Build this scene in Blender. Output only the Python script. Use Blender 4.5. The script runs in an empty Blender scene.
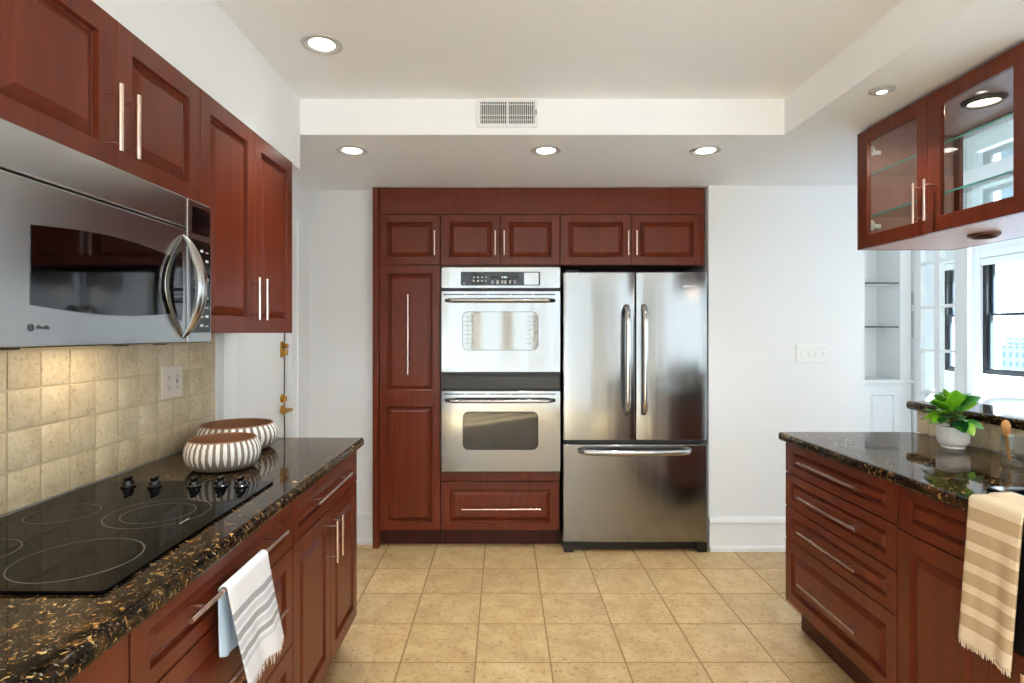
import bpy, bmesh, math, random
from math import radians as R, sin, cos, pi
from mathutils import Vector, Matrix

random.seed(7)
scene = bpy.context.scene
col = scene.collection

# ------------------------------------------------------------------ camera
CAM_H = 1.375
cam_data = bpy.data.cameras.new('camera')
cam_data.sensor_width = 36.0
cam_data.lens = 565.0 / 1024.0 * 36.0
cam_data.shift_x = 9.0 / 1024.0
cam_data.shift_y = -8.5 / 1024.0
cam_data.clip_start = 0.02
cam_data.clip_end = 500
cam = bpy.data.objects.new('camera', cam_data)
cam.location = (0, 0, CAM_H)
cam.rotation_euler = (R(90), 0, 0)
col.objects.link(cam)
scene.camera = cam

# ------------------------------------------------------------------ world, exposure
WORLD_STRENGTH = 1.75
world = bpy.data.worlds.new('overcast_sky')
scene.world = world
world.use_nodes = True
bg = world.node_tree.nodes['Background']
bg.inputs['Color'].default_value = (0.80, 0.92, 1.0, 1)
bg.inputs['Strength'].default_value = WORLD_STRENGTH
scene.view_settings.view_transform = 'Standard'
scene.view_settings.look = 'None'
scene.view_settings.gamma = 1.0
scene.view_settings.use_curve_mapping = False
scene.view_settings.exposure = 1.02
scene.cycles.use_denoising = True
scene.cycles.max_bounces = 10
scene.cycles.diffuse_bounces = 6
scene.cycles.glossy_bounces = 5
scene.cycles.transparent_max_bounces = 12
scene.cycles.sample_clamp_indirect = 6.0
CAN_POWER = 2.0          # watts of each recessed lamp

# sun from behind and to the right: falls through the glazing onto the floor outside the view
sun_data = bpy.data.lights.new('sun', 'SUN')
sun_data.energy = 56.0
sun_data.angle = R(0.6)
sun_data.color = (0.72, 0.88, 1.0)
sun = bpy.data.objects.new('sun', sun_data)
sun.rotation_euler = Vector((-0.50, 0.46, -0.74)).to_track_quat('-Z', 'Y').to_euler()
sun.location = (14, 2, 14)
col.objects.link(sun)

# ------------------------------------------------------------------ materials
def srgb(r, g, b):
    f = lambda c: (c / 255) / 12.92 if c / 255 <= 0.04045 else ((c / 255 + 0.055) / 1.055) ** 2.4
    return (f(r), f(g), f(b), 1)

class NT:
    def __init__(self, name):
        self.m = bpy.data.materials.new(name)
        self.m.use_nodes = True
        self.t = self.m.node_tree
        self.b = self.t.nodes['Principled BSDF']
        self.out = self.t.nodes['Material Output']
    def n(self, typ, **kw):
        nd = self.t.nodes.new(typ)
        for k, v in kw.items():
            if k in nd.inputs.keys():
                nd.inputs[k].default_value = v
            else:
                setattr(nd, k, v)
        return nd
    def l(self, a, ao, b, bi):
        self.t.links.new(a.outputs[ao], b.inputs[bi])
    def set(self, **kw):
        for k, v in kw.items():
            self.b.inputs[k.replace('_', ' ')].default_value = v
        return self
    def coords(self, scale=(1, 1, 1), rot=(0, 0, 0), kind='Object'):
        tc = self.n('ShaderNodeTexCoord')
        mp = self.n('ShaderNodeMapping')
        mp.inputs['Scale'].default_value = scale
        mp.inputs['Rotation'].default_value = rot
        self.l(tc, kind, mp, 'Vector')
        return mp
    def ramp(self, src, so, stops):
        r = self.n('ShaderNodeValToRGB')
        e = r.color_ramp.elements
        while len(e) < len(stops):
            e.new(0.5)
        for i, (p, c) in enumerate(stops):
            e[i].position = p
            e[i].color = c
        self.l(src, so, r, 'Fac')
        return r
    def bump(self, src, so, strength, dist=0.01):
        bp = self.n('ShaderNodeBump', Strength=strength, Distance=dist)
        self.l(src, so, bp, 'Height')
        self.l(bp, 'Normal', self.b, 'Normal')
        return bp

def plain(name, c, rough=0.5, metal=0.0, coat=0.0, spec=0.5):
    t = NT(name)
    t.set(Base_Color=c, Roughness=rough, Metallic=metal, Coat_Weight=coat, Specular_IOR_Level=spec)
    return t.m

def painted(name, c, rough=0.55, bump=0.03):
    t = NT(name)
    t.set(Roughness=rough)
    mp = t.coords()
    nz = t.n('ShaderNodeTexNoise', Scale=1.3, Detail=3.0)
    t.l(mp, 'Vector', nz, 'Vector')
    k = 0.985
    rp = t.ramp(nz, 'Fac', [(0.3, (c[0]*k, c[1]*k, c[2]*k, 1)), (0.7, c)])
    t.l(rp, 'Color', t.b, 'Base Color')
    n2 = t.n('ShaderNodeTexNoise', Scale=160.0, Detail=2.0)
    t.l(mp, 'Vector', n2, 'Vector')
    t.bump(n2, 'Fac', bump, 0.002)
    return t.m

def wood(name, dark, lite, rough=0.3, grain=(14, 14, 0.9)):
    t = NT(name)
    t.set(Roughness=rough, Specular_IOR_Level=0.35)
    mp = t.coords(grain)
    nz = t.n('ShaderNodeTexNoise', Scale=2.2, Detail=7.0, Roughness=0.6, Distortion=0.5)
    t.l(mp, 'Vector', nz, 'Vector')
    rp = t.ramp(nz, 'Fac', [(0.25, dark), (0.75, lite)])
    t.l(rp, 'Color', t.b, 'Base Color')
    t.bump(nz, 'Fac', 0.05, 0.001)
    return t.m

def steel(name, c, rough, wave_scale, wave_strength, aniso=0.35):
    t = NT(name)
    t.set(Base_Color=c, Metallic=1.0, Roughness=rough, Anisotropic=aniso)
    mp = t.coords(wave_scale)
    nz = t.n('ShaderNodeTexNoise', Scale=1.0, Detail=2.0, Roughness=0.45)
    t.l(mp, 'Vector', nz, 'Vector')
    t.bump(nz, 'Fac', wave_strength, 0.02)
    return t.m

def pane(name, tint, refl_ior=1.5, boost=1.0):
    """clear sheet: see-through plus a Fresnel reflection"""
    t = NT(name)
    t.t.nodes.remove(t.b)
    tr = t.n('ShaderNodeBsdfTransparent', Color=tint)
    gl = t.n('ShaderNodeBsdfGlossy', Roughness=0.02)
    fr = t.n('ShaderNodeLayerWeight', Blend=0.5)
    mx = t.n('ShaderNodeMixShader')
    pw = t.n('ShaderNodeMath', operation='POWER')
    pw.inputs[1].default_value = 4.5
    t.l(fr, 'Facing', pw, 0)
    ml = t.n('ShaderNodeMath', operation='MULTIPLY_ADD')
    ml.inputs[1].default_value = 0.8
    ml.inputs[2].default_value = 0.03 * boost
    ml.use_clamp = True
    t.l(pw, 'Value', ml, 0)
    t.l(ml, 'Value', mx, 'Fac')
    t.t.links.new(tr.outputs[0], mx.inputs[1])
    t.t.links.new(gl.outputs[0], mx.inputs[2])
    t.t.links.new(mx.outputs[0], t.out.inputs['Surface'])
    return t.m

def emit(name, c, s):
    t = NT(name)
    t.set(Base_Color=c, Emission_Color=c, Emission_Strength=s, Roughness=0.4)
    return t.m

M = {}
M['wall'] = painted('wall_paint', srgb(236, 236, 236))
M['ceil'] = painted('ceiling_paint', srgb(248, 248, 248), 0.7)
M['carpet'] = painted('bounce_carpet', srgb(150, 150, 152), 0.95, 0.3)  # unseen floor made pale to bounce sunlight into the kitchen
M['trim'] = painted('trim_paint', srgb(238, 238, 237), 0.35, 0.01)
M['door'] = painted('door_paint', srgb(232, 232, 229), 0.4, 0.01)
M['wood'] = wood('cherry_wood', srgb(90, 34, 17), srgb(114, 48, 26))
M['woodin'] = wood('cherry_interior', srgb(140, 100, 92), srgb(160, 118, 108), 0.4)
M['underside'] = wood('pale_pink_underside', srgb(205, 160, 148), srgb(218, 174, 162), 0.35)  # pale pink tone for the glass cabinet's bottom board
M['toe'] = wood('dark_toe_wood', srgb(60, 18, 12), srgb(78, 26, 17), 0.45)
M['steel'] = steel('brushed_steel', srgb(152, 152, 151), 0.17, (9, 9, 0.45), 0.12)
M['steel2'] = steel('smooth_steel', srgb(160, 160, 159), 0.12, (6, 6, 0.7), 0.09)
M['steelh'] = steel('handle_steel', srgb(190, 188, 185), 0.22, (3, 3, 3), 0.0)
M['mwsteel'] = steel('microwave_steel', srgb(178, 178, 178), 0.2, (4, 4, 1.5), 0.06)
M['nickel'] = plain('warm_nickel', srgb(232, 206, 194), 0.27, 1.0)
M['brass'] = plain('aged_brass', srgb(190, 140, 60), 0.3, 1.0)
M['bronze'] = plain('dark_bronze', srgb(80, 48, 34), 0.35, 0.8)
M['black'] = plain('black_plastic', srgb(14, 14, 15), 0.35)
M['blackgloss'] = plain('black_gloss', srgb(9, 9, 11), 0.08)
M['darkband'] = plain('dark_grey_enamel', srgb(58, 56, 54), 0.4)
M['cooktop'] = plain('ceramic_glass', srgb(5, 5, 6), 0.035, 0.0, 0.0, 0.05)
M['mark'] = plain('printed_grey', srgb(74, 64, 57), 0.4)
M['markwhite'] = plain('printed_white', srgb(200, 200, 198), 0.5)
M['ovenglass'] = plain('oven_glass', srgb(30, 29, 27), 0.06, 0.0, 0.5)
M['ovenmirror'] = plain('mirrored_oven_glass', srgb(150, 148, 143), 0.06, 1.0)
M['rackwire'] = plain('rack_wire', srgb(120, 118, 114), 0.3, 0.6)
M['mwglass'] = plain('microwave_glass', srgb(92, 92, 94), 0.04, 1.0)
M['white'] = plain('white_plastic', srgb(236, 235, 231), 0.35)
M['almond'] = plain('almond_plastic', srgb(232, 220, 204), 0.35)
M['slot'] = plain('socket_slot', srgb(50, 40, 34), 0.6)
M['ceramic'] = plain('white_ceramic', srgb(246, 245, 243), 0.45)
M['soil'] = plain('potting_soil', srgb(150, 144, 136), 0.9)
M['stem'] = plain('brown_stem', srgb(96, 70, 44), 0.7)
M['spoonwood'] = wood('beech_wood', srgb(190, 130, 74), srgb(212, 154, 96), 0.5)
M['winframe'] = plain('black_window_frame', srgb(24, 25, 27), 0.4)
M['sash'] = plain('blue_grey_sash', srgb(58, 64, 72), 0.35)
M['shade'] = plain('roller_shade_cloth', srgb(238, 238, 234), 0.8)
M['chairfab'] = painted('white_upholstery', srgb(206, 206, 206), 0.7, 0.1)
M['paneclear'] = pane('clear_pane', (0.97, 0.985, 0.98, 1), 1.45, 1.0)
M['cabpane'] = pane('cabinet_pane', (0.94, 0.95, 0.95, 1), 1.5, 1.3)
M['jarglass'] = pane('jar_glass', (0.90, 0.93, 0.94, 1), 1.5, 3.0)
M['shelfedge'] = plain('dark_shelf_edge', srgb(62, 62, 60), 0.4)
M['sink'] = plain('black_sink_enamel', srgb(14, 18, 26), 0.12)
M['lamp'] = emit('lamp_glow', (1.0, 0.95, 0.86, 1), 6.0)
M['reflector'] = plain('lamp_reflector', srgb(235, 233, 228), 0.25, 0.3)
M['lampwarm'] = emit('warm_lamp_glow', (1.0, 0.82, 0.58, 1), 4.0)
M['clock'] = emit('clock_digits', (0.55, 0.75, 0.75, 1), 0.5)
M['ringgrey'] = plain('lamp_trim_grey', srgb(196, 194, 190), 0.4)
M['puckrim'] = plain('puck_rim', srgb(60, 66, 62), 0.3, 0.6)

# glass shelf: clear with green edge look
t = NT('green_shelf_glass'); t.t.nodes.remove(t.b)
M['shelfglass'] = pane('shelf_glass', (0.90, 0.97, 0.95, 1), 1.5, 1.0)
M['shelfgreen'] = plain('shelf_glass_edge', srgb(80, 176, 166), 0.1)

# granite
def granite():
    t = NT('dark_granite')
    t.set(Roughness=0.05, Specular_IOR_Level=0.12)
    mp = t.coords()
    def noise(scale, detail, rough, dist=0.0):
        n = t.n('ShaderNodeTexNoise', Scale=scale, Detail=detail, Roughness=rough, Distortion=dist)
        t.l(mp, 'Vector', n, 'Vector')
        return n
    base = t.ramp(noise(30.0, 8.0, 0.7, 0.6), 'Fac', [(0.38, srgb(12, 9, 7)), (0.50, srgb(34, 24, 15)), (0.58, srgb(62, 42, 23)), (0.68, srgb(96, 68, 38))])
    gold = t.ramp(noise(62.0, 5.0, 0.6, 1.2), 'Fac', [(0.585, (0, 0, 0, 1)), (0.635, (1, 1, 1, 1))])
    tone = t.ramp(noise(90.0, 2.0, 0.5), 'Fac', [(0.35, srgb(120, 78, 38)), (0.5, srgb(172, 128, 66)), (0.65, srgb(196, 170, 120))])
    mx = t.n('ShaderNodeMix', data_type='RGBA')
    t.l(gold, 'Color', mx, 'Factor')
    t.t.links.new(base.outputs['Color'], mx.inputs[6])
    t.t.links.new(tone.outputs['Color'], mx.inputs[7])
    grey = t.ramp(noise(170.0, 3.0, 0.6), 'Fac', [(0.62, (0, 0, 0, 1)), (0.68, (1, 1, 1, 1))])
    m2 = t.n('ShaderNodeMix', data_type='RGBA')
    t.l(grey, 'Color', m2, 'Factor')
    t.t.links.new(mx.outputs[2], m2.inputs[6])
    m2.inputs[7].default_value = srgb(120, 112, 100)
    t.t.links.new(m2.outputs[2], t.b.inputs['Base Color'])
    return t.m
M['granite'] = granite()

def tilemat(name, stops, scale, spot, rough, bump):
    t = NT(name)
    t.set(Roughness=rough)
    mp = t.coords()
    geo = t.n('ShaderNodeNewGeometry')
    n1 = t.n('ShaderNodeTexNoise', Scale=scale, Detail=7.0, Roughness=0.68, Distortion=0.4)
    n1.noise_dimensions = '4D'
    wm = t.n('ShaderNodeMath', operation='MULTIPLY'); wm.inputs[1].default_value = 37.0
    t.l(geo, 'Random Per Island', wm, 0)
    t.l(wm, 'Value', n1, 'W')
    t.l(mp, 'Vector', n1, 'Vector')
    rp = t.ramp(n1, 'Fac', stops)
    # per-tile shade
    hs = t.n('ShaderNodeHueSaturation')
    mr = t.n('ShaderNodeMapRange')
    mr.inputs['To Min'].default_value = 0.90
    mr.inputs['To Max'].default_value = 1.08
    t.l(geo, 'Random Per Island', mr, 'Value')
    t.l(mr, 'Result', hs, 'Value')
    t.l(rp, 'Color', hs, 'Color')
    # fine pits
    n2 = t.n('ShaderNodeTexNoise', Scale=scale * 6.5, Detail=5.0, Roughness=0.72)
    t.l(mp, 'Vector', n2, 'Vector')
    pit = t.ramp(n2, 'Fac', [(0.30, spot), (0.46, (1, 1, 1, 1))])
    mx = t.n('ShaderNodeMix', data_type='RGBA', blend_type='MULTIPLY')
    mx.inputs[0].default_value = 1.0
    t.t.links.new(hs.outputs['Color'], mx.inputs[6])
    t.t.links.new(pit.outputs['Color'], mx.inputs[7])
    t.t.links.new(mx.outputs[2], t.b.inputs['Base Color'])
    t.bump(n2, 'Fac', bump, 0.004)
    return t.m
M['floortile'] = tilemat('tan_floor_tile', [(0.28, srgb(166, 130, 86)), (0.5, srgb(190, 158, 110)), (0.72, srgb(208, 180, 136))], 7.0, srgb(158, 136, 104), 0.32, 0.10)
M['grout'] = painted('floor_grout', srgb(150, 120, 80), 0.85)
M['stone'] = tilemat('tumbled_stone', [(0.28, srgb(186, 164, 128)), (0.45, srgb(214, 196, 162)), (0.72, srgb(230, 215, 186))], 11.0, srgb(206, 192, 166), 0.5, 0.22)
M['stonegrout'] = painted('stone_grout', srgb(206, 188, 154), 0.85)

def bowlmat():
    t = NT('ribbed_clay')
    t.set(Roughness=0.75)
    tc = t.n('ShaderNodeTexCoord')
    sp = t.n('ShaderNodeSeparateXYZ')
    t.l(tc, 'Object', sp, 'Vector')
    at = t.n('ShaderNodeMath', operation='ARCTAN2')
    t.l(sp, 'Y', at, 0); t.l(sp, 'X', at, 1)
    ml = t.n('ShaderNodeMath', operation='MULTIPLY'); ml.inputs[1].default_value = 34.0
    t.l(at, 'Value', ml, 0)
    sn = t.n('ShaderNodeMath', operation='SINE')
    t.l(ml, 'Value', sn, 0)
    # stripes narrow towards the base
    mr = t.n('ShaderNodeMapRange')
    mr.inputs['From Min'].default_value = 0.012; mr.inputs['From Max'].default_value = 0.05
    mr.inputs['To Min'].default_value = -1.2; mr.inputs['To Max'].default_value = 0.3
    t.l(sp, 'Z', mr, 'Value')
    ad = t.n('ShaderNodeMath', operation='ADD')
    t.l(sn, 'Value', ad, 0); t.l(mr, 'Result', ad, 1)
    nz = t.n('ShaderNodeTexNoise', Scale=60.0, Detail=4.0)
    t.l(tc, 'Object', nz, 'Vector')
    n2 = t.n('ShaderNodeMath', operation='MULTIPLY_ADD'); n2.inputs[1].default_value = 0.8; n2.inputs[2].default_value = -0.4
    t.l(nz, 'Fac', n2, 0)
    a2 = t.n('ShaderNodeMath', operation='ADD')
    t.l(ad, 'Value', a2, 0); t.l(n2, 'Value', a2, 1)
    rp = t.ramp(a2, 'Value', [(0.0, srgb(138, 122, 106)), (0.12, srgb(164, 150, 136)), (0.30, srgb(240, 236, 230))])
    t.l(rp, 'Color', t.b, 'Base Color')
    t.bump(a2, 'Value', 0.3, 0.002)
    return t.m
M['bowl'] = bowlmat()
M['bowlin'] = wood('bowl_wood', srgb(138, 98, 74), srgb(172, 128, 98), 0.6, (6, 6, 6))

def leafmat():
    t = NT('glossy_leaf')
    t.set(Roughness=0.35)
    geo = t.n('ShaderNodeNewGeometry')
    rp = t.ramp(geo, 'Random Per Island', [(0.0, srgb(22, 82, 44)), (0.45, srgb(44, 128, 38)), (0.75, srgb(108, 176, 32)), (1.0, srgb(150, 204, 40))])
    t.l(rp, 'Color', t.b, 'Base Color')
    t.set(Subsurface_Weight=0.0)
    return t.m
M['leaf'] = leafmat()

def cloth(name, base, bands, weave=260.0):
    """bands: (v0, v1, colour) along the towel's length (UV v)"""
    t = NT(name)
    t.set(Roughness=0.9, Specular_IOR_Level=0.1)
    uv = t.n('ShaderNodeUVMap', uv_map='UVMap')
    sp = t.n('ShaderNodeSeparateXYZ')
    t.l(uv, 'UV', sp, 'Vector')
    rp = t.n('ShaderNodeValToRGB')
    rp.color_ramp.interpolation = 'CONSTANT'
    e = rp.color_ramp.elements
    pts = [] if bands[0][0] == 0.0 else [(0.0, base)]
    for a, b_, c in bands:
        pts += [(a, c), (b_, base)]
    while len(e) < len(pts):
        e.new(0.5)
    for i, (p, c) in enumerate(pts):
        e[i].position = p; e[i].color = c
    t.l(sp, 'Y', rp, 'Fac')
    t.l(rp, 'Color', t.b, 'Base Color')
    nz = t.n('ShaderNodeTexNoise', Scale=weave, Detail=2.0)
    tc = t.n('ShaderNodeTexCoord')
    t.l(tc, 'Object', nz, 'Vector')
    t.bump(nz, 'Fac', 0.3, 0.003)
    return t.m
W_ = srgb(240, 238, 240); G1 = srgb(172, 170, 174); G2 = srgb(214, 214, 220)
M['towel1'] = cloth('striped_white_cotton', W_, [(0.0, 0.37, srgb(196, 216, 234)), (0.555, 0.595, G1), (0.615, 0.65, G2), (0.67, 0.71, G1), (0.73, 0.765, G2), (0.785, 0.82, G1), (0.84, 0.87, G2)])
CR = srgb(240, 218, 186)
tan_ = srgb(205, 176, 138)
M['towel2'] = cloth('striped_tan_cotton', CR, [(0.27 + i * 0.115, 0.27 + i * 0.115 + 0.070, tan_) for i in range(6)] + [])
M['fringe'] = plain('fringe_thread', srgb(240, 232, 224), 0.9)
M['fringe2'] = plain('cream_fringe_thread', srgb(238, 220, 190), 0.9)

def building(name, c1, c2):
    t = NT(name)
    t.set(Roughness=0.8)
    mp = t.coords((1, 1, 1))
    br = t.n('ShaderNodeTexBrick', Scale=0.7)
    br.offset = 0.0
    br.inputs['Color1'].default_value = c2
    br.inputs['Color2'].default_value = c2
    br.inputs['Mortar'].default_value = c1
    br.inputs['Mortar Size'].default_value = 0.22
    br.inputs['Brick Width'].default_value = 0.8
    br.inputs['Row Height'].default_value = 1.0
    # facade pattern: use (x+y, z)
    sp = t.n('ShaderNodeSeparateXYZ'); t.l(mp, 'Vector', sp, 'Vector')
    ad = t.n('ShaderNodeMath', operation='ADD'); t.l(sp, 'X', ad, 0); t.l(sp, 'Y', ad, 1)
    cb = t.n('ShaderNodeCombineXYZ'); t.l(ad, 'Value', cb, 'X'); t.l(sp, 'Z', cb, 'Y')
    t.l(cb, 'Vector', br, 'Vector')
    t.l(br, 'Color', t.b, 'Base Color')
    return t.m
M['bld1'] = building('hazed_pale_facade', srgb(196, 210, 226), srgb(140, 160, 184))  # distance haze is put into both facade colours
M['bld2'] = building('hazed_blue_facade', srgb(150, 176, 206), srgb(104, 132, 166))

# ------------------------------------------------------------------ mesh helpers
class MB:
    def __init__(self):
        self.V = []; self.F = []; self.MI = []; self.sharp = None
    def add(self, verts, faces, mi=0):
        o = len(self.V)
        self.V += [tuple(v) for v in verts]
        self.F += [tuple(i + o for i in f) for f in faces]
        self.MI += [mi] * len(faces)
        return self
    def box(self, x0, x1, y0, y1, z0, z1, mi=0):
        v = [(x, y, z) for z in (z0, z1) for y in (y0, y1) for x in (x0, x1)]
        f = [(0, 2, 3, 1), (4, 5, 7, 6), (0, 1, 5, 4), (2, 6, 7, 3), (0, 4, 6, 2), (1, 3, 7, 5)]
        return self.add(v, f, mi)
    def prism(self, poly, a, b, axis='y', mi=0):
        """extrude a 2-D outline: axis y -> poly is (x,z); axis z -> (x,y); axis x -> (y,z)"""
        def p(u, v, w):
            return (u, w, v) if axis == 'y' else (u, v, w) if axis == 'z' else (w, u, v)
        n = len(poly)
        v = [p(u, q, a) for u, q in poly] + [p(u, q, b) for u, q in poly]
        f = [tuple(range(n)), tuple(range(2 * n - 1, n - 1, -1))]
        f += [(i, (i + 1) % n, n + (i + 1) % n, n + i) for i in range(n)]
        return self.add(v, f, mi)
    def tube(self, pts, r, n=12, mi=0, flat=1.0, up=None):
        pts = [Vector(p) for p in pts]
        rs = r if isinstance(r, (list, tuple)) else [r] * len(pts)
        rings = []
        prev = None
        for i, p in enumerate(pts):
            d = (pts[min(i + 1, len(pts) - 1)] - pts[max(i - 1, 0)]).normalized()
            if prev is None:
                u = Vector(up) if up else (Vector((0, 0, 1)) if abs(d.z) < 0.9 else Vector((1, 0, 0)))
            else:
                u = prev
            u = (u - d * u.dot(d)).normalized()
            prev = u
            w = d.cross(u)
            rings.append([p + (u * cos(2 * pi * k / n) * flat + w * sin(2 * pi * k / n)) * rs[i] for k in range(n)])
        v = [q for ring in rings for q in ring]
        f = []
        for i in range(len(pts) - 1):
            for k in range(n):
                f.append((i * n + k, i * n + (k + 1) % n, (i + 1) * n + (k + 1) % n, (i + 1) * n + k))
        f.append(tuple(range(n)))
        f.append(tuple(range(len(v) - 1, len(v) - n - 1, -1)))
        return self.add(v, f, mi)
    def cyl(self, p0, p1, r0, r1=None, n=20, mi=0):
        return self.tube([p0, p1], [r0, r0 if r1 is None else r1], n, mi)
    def lathe(self, prof, c=(0, 0, 0), n=40, mi=0, closed=False, mis=None):
        v = []; f = []; m = []
        for r, z in prof:
            for k in range(n):
                a = 2 * pi * k / n
                v.append((c[0] + r * cos(a), c[1] + r * sin(a), c[2] + z))
        P = len(prof)
        segs = P if closed else P - 1
        for i in range(segs):
            j = (i + 1) % P
            for k in range(n):
                f.append((i * n + k, i * n + (k + 1) % n, j * n + (k + 1) % n, j * n + k))
                m.append(mis[i] if mis else mi)
        if not closed:
            if prof[0][0] > 1e-6:
                f.append(tuple(range(n))); m.append(mis[0] if mis else mi)
            if prof[-1][0] > 1e-6:
                f.append(tuple(range((P - 1) * n, P * n))); m.append(mis[-1] if mis else mi)
        o = len(self.V)
        self.V += v
        self.F += [tuple(i + o for i in q) for q in f]
        self.MI += m
        return self
    def panel(self, x0, x1, z0, z1, yf, th=0.02, stile=0.055, bev=0.030, edge=True, rail=None, depth=0.0155):
        """raised-panel front facing -y"""
        sx, sz = stile, (rail if rail is not None else stile)
        rings = [(0, 0, 0.0015 if edge else 0.0), (0.0015 if edge else 0.0008, 0.0015 if edge else 0.0008, 0.0), (sx, sz, 0.0), (sx + .003, sz + .003, depth * 0.85),
                 (sx + .007, sz + .007, depth), (sx + .007 + bev * .85, sz + .007 + bev * .85, 0.001)]
        v = [(x0, yf + th, z0), (x1, yf + th, z0), (x1, yf + th, z1), (x0, yf + th, z1)]
        for ix, iz, d in rings:
            v += [(x0 + ix, yf + d, z0 + iz), (x1 - ix, yf + d, z0 + iz), (x1 - ix, yf + d, z1 - iz), (x0 + ix, yf + d, z1 - iz)]
        f = [(3, 2, 1, 0)]
        for i in range(len(rings)):
            a, b = 4 * i, 4 * (i + 1)
            for k in range(4):
                f.append((a + k, a + (k + 1) % 4, b + (k + 1) % 4, b + k))
        e = 4 * len(rings)
        f.append((e, e + 1, e + 2, e + 3))
        self.sharp = 10
        return self.add(v, f)
    def frame(self, x0, x1, z0, z1, y0, y1, wx, wz=None, mi=0):
        """rectangular frame as one ring"""
        wz = wx if wz is None else wz
        o = [(x0, z0), (x1, z0), (x1, z1), (x0, z1)]
        i_ = [(x0 + wx, z0 + wz), (x1 - wx, z0 + wz), (x1 - wx, z1 - wz), (x0 + wx, z1 - wz)]
        v = [(x, y0, z) for x, z in o] + [(x, y0, z) for x, z in i_] + [(x, y1, z) for x, z in o] + [(x, y1, z) for x, z in i_]
        f = []
        for k in range(4):
            q = (k + 1) % 4
            f += [(k, q, 4 + q, 4 + k), (8 + k, 12 + k, 12 + q, 8 + q), (k, 8 + k, 8 + q, q), (4 + k, 4 + q, 12 + q, 12 + k)]
        return self.add(v, f, mi)
    def build(self, name, mats, parent=None, bevel=0.0, seg=2, loc=None, smooth_angle=38):
        me = bpy.data.meshes.new(name)
        me.from_pydata(self.V, [], self.F)
        bm = bmesh.new(); bm.from_mesh(me)
        bmesh.ops.recalc_face_normals(bm, faces=bm.faces)
        bm.to_mesh(me); bm.free()
        mats = mats if isinstance(mats, (list, tuple)) else [mats]
        for m in mats:
            me.materials.append(m)
        for p, mi in zip(me.polygons, self.MI):
            p.material_index = mi
            p.use_smooth = True
        me.set_sharp_from_angle(angle=R(self.sharp or smooth_angle))
        me.update()
        o = bpy.data.objects.new(name, me)
        col.objects.link(o)
        if parent: o.parent = parent
        if loc: o.location = loc
        if bevel:
            b = o.modifiers.new('bevel', 'BEVEL')
            b.width = bevel; b.segments = seg; b.limit_method = 'ANGLE'; b.angle_limit = R(40)
        return o

def rr(x0, x1, z0, z1, r, n=5):
    pts = []
    for cx, cz, a0 in ((x1 - r, z0 + r, -90), (x1 - r, z1 - r, 0), (x0 + r, z1 - r, 90), (x0 + r, z0 + r, 180)):
        for k in range(n + 1):
            a = R(a0 + 90 * k / n)
            pts.append((cx + r * cos(a), cz + r * sin(a)))
    return pts

def tag(o, label=None, cat=None, group=None, kind=None):
    if label: o['label'] = label
    if cat: o['category'] = cat
    if group: o['group'] = group
    if kind: o['kind'] = kind
    return o

def thing(name, label, cat, loc, rz=0.0, group=None):
    e = bpy.data.objects.new(name, None)
    e.empty_display_size = 0.1
    e.location = loc
    e.rotation_euler = (0, 0, rz)
    col.objects.link(e)
    return tag(e, label, cat, group)

def struct(mb, name, mats, label, cat, bevel=0.0, parent=None):
    o = mb.build(name, mats, parent, bevel)
    return tag(o, label, cat, kind='structure')

def dup(o, parent=None):
    c = o.copy()
    col.objects.link(c)
    if parent: c.parent = parent
    for ch in list(o.children):
        dup(ch, c)
    return c

def bar_handle(parent, x0, z0, x1, z1, yf, r=0.006, stand=0.035, mat='nickel'):
    mb = MB()
    y = yf - stand
    mb.cyl((x0, y, z0), (x1, y, z1), r, n=14)
    for s in (0.13, 0.87):
        px, pz = x0 + (x1 - x0) * s, z0 + (z1 - z0) * s
        mb.cyl((px, yf + 0.0002, pz), (px, y, pz), r * 0.72, n=10)
    return mb.build('handle', M[mat], parent)

def text_mesh(name, s, size, mat, parent, mat4, shear=0.0, depth=0.0004):
    cu = bpy.data.curves.new(name + '_curve', 'FONT')
    cu.body = s; cu.size = size; cu.shear = shear; cu.extrude = depth
    tmp = bpy.data.objects.new('tmp', cu)
    col.objects.link(tmp)
    dg = bpy.context.evaluated_depsgraph_get()
    me = bpy.data.meshes.new_from_object(tmp.evaluated_get(dg))
    bpy.data.objects.remove(tmp)
    me.name = name
    me.transform(mat4)
    me.materials.clear(); me.materials.append(mat)
    o = bpy.data.objects.new(name, me)
    col.objects.link(o)
    o.parent = parent
    return o

FRONT = Matrix.Rotation(R(90), 4, 'X')        # text lying in xy -> standing, facing -y

# ================================================================== SETTING
CEIL = 2.477; SOF = 2.308; BULK = 2.142
# ---- floor: grout bed with separate tiles in one mesh
mb = MB()
mb.box(-1.27, 2.29, -2.6, 6.7, -0.06, -0.002, 1)
P = 0.3135
for i in range(-5, 16):
    for j in range(-18, 12):
        x0 = 0.199 + i * P; y0 = 2.987 + j * P
        x1 = min(x0 + P - 0.004, 2.29); y1 = min(y0 + P - 0.004, 6.7)
        x0 = max(x0 + 0.004, -1.27); y0 = max(y0 + 0.004, -2.6)
        if x1 - x0 > 0.02 and y1 - y0 > 0.02:
            e = 0.0015
            v = [(x0, y0, -0.0019), (x1, y0, -0.0019), (x1, y1, -0.0019), (x0, y1, -0.0019),
                 (x0 + e, y0 + e, 0), (x1 - e, y0 + e, 0), (x1 - e, y1 - e, 0), (x0 + e, y1 - e, 0)]
            mb.add(v, [(4, 5, 6, 7), (0, 1, 5, 4), (1, 2, 6, 5), (2, 3, 7, 6), (3, 0, 4, 7)], 0)
floor = struct(mb, 'floor', [M['floortile'], M['grout']], 'tan square tiled kitchen floor', 'floor')

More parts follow.
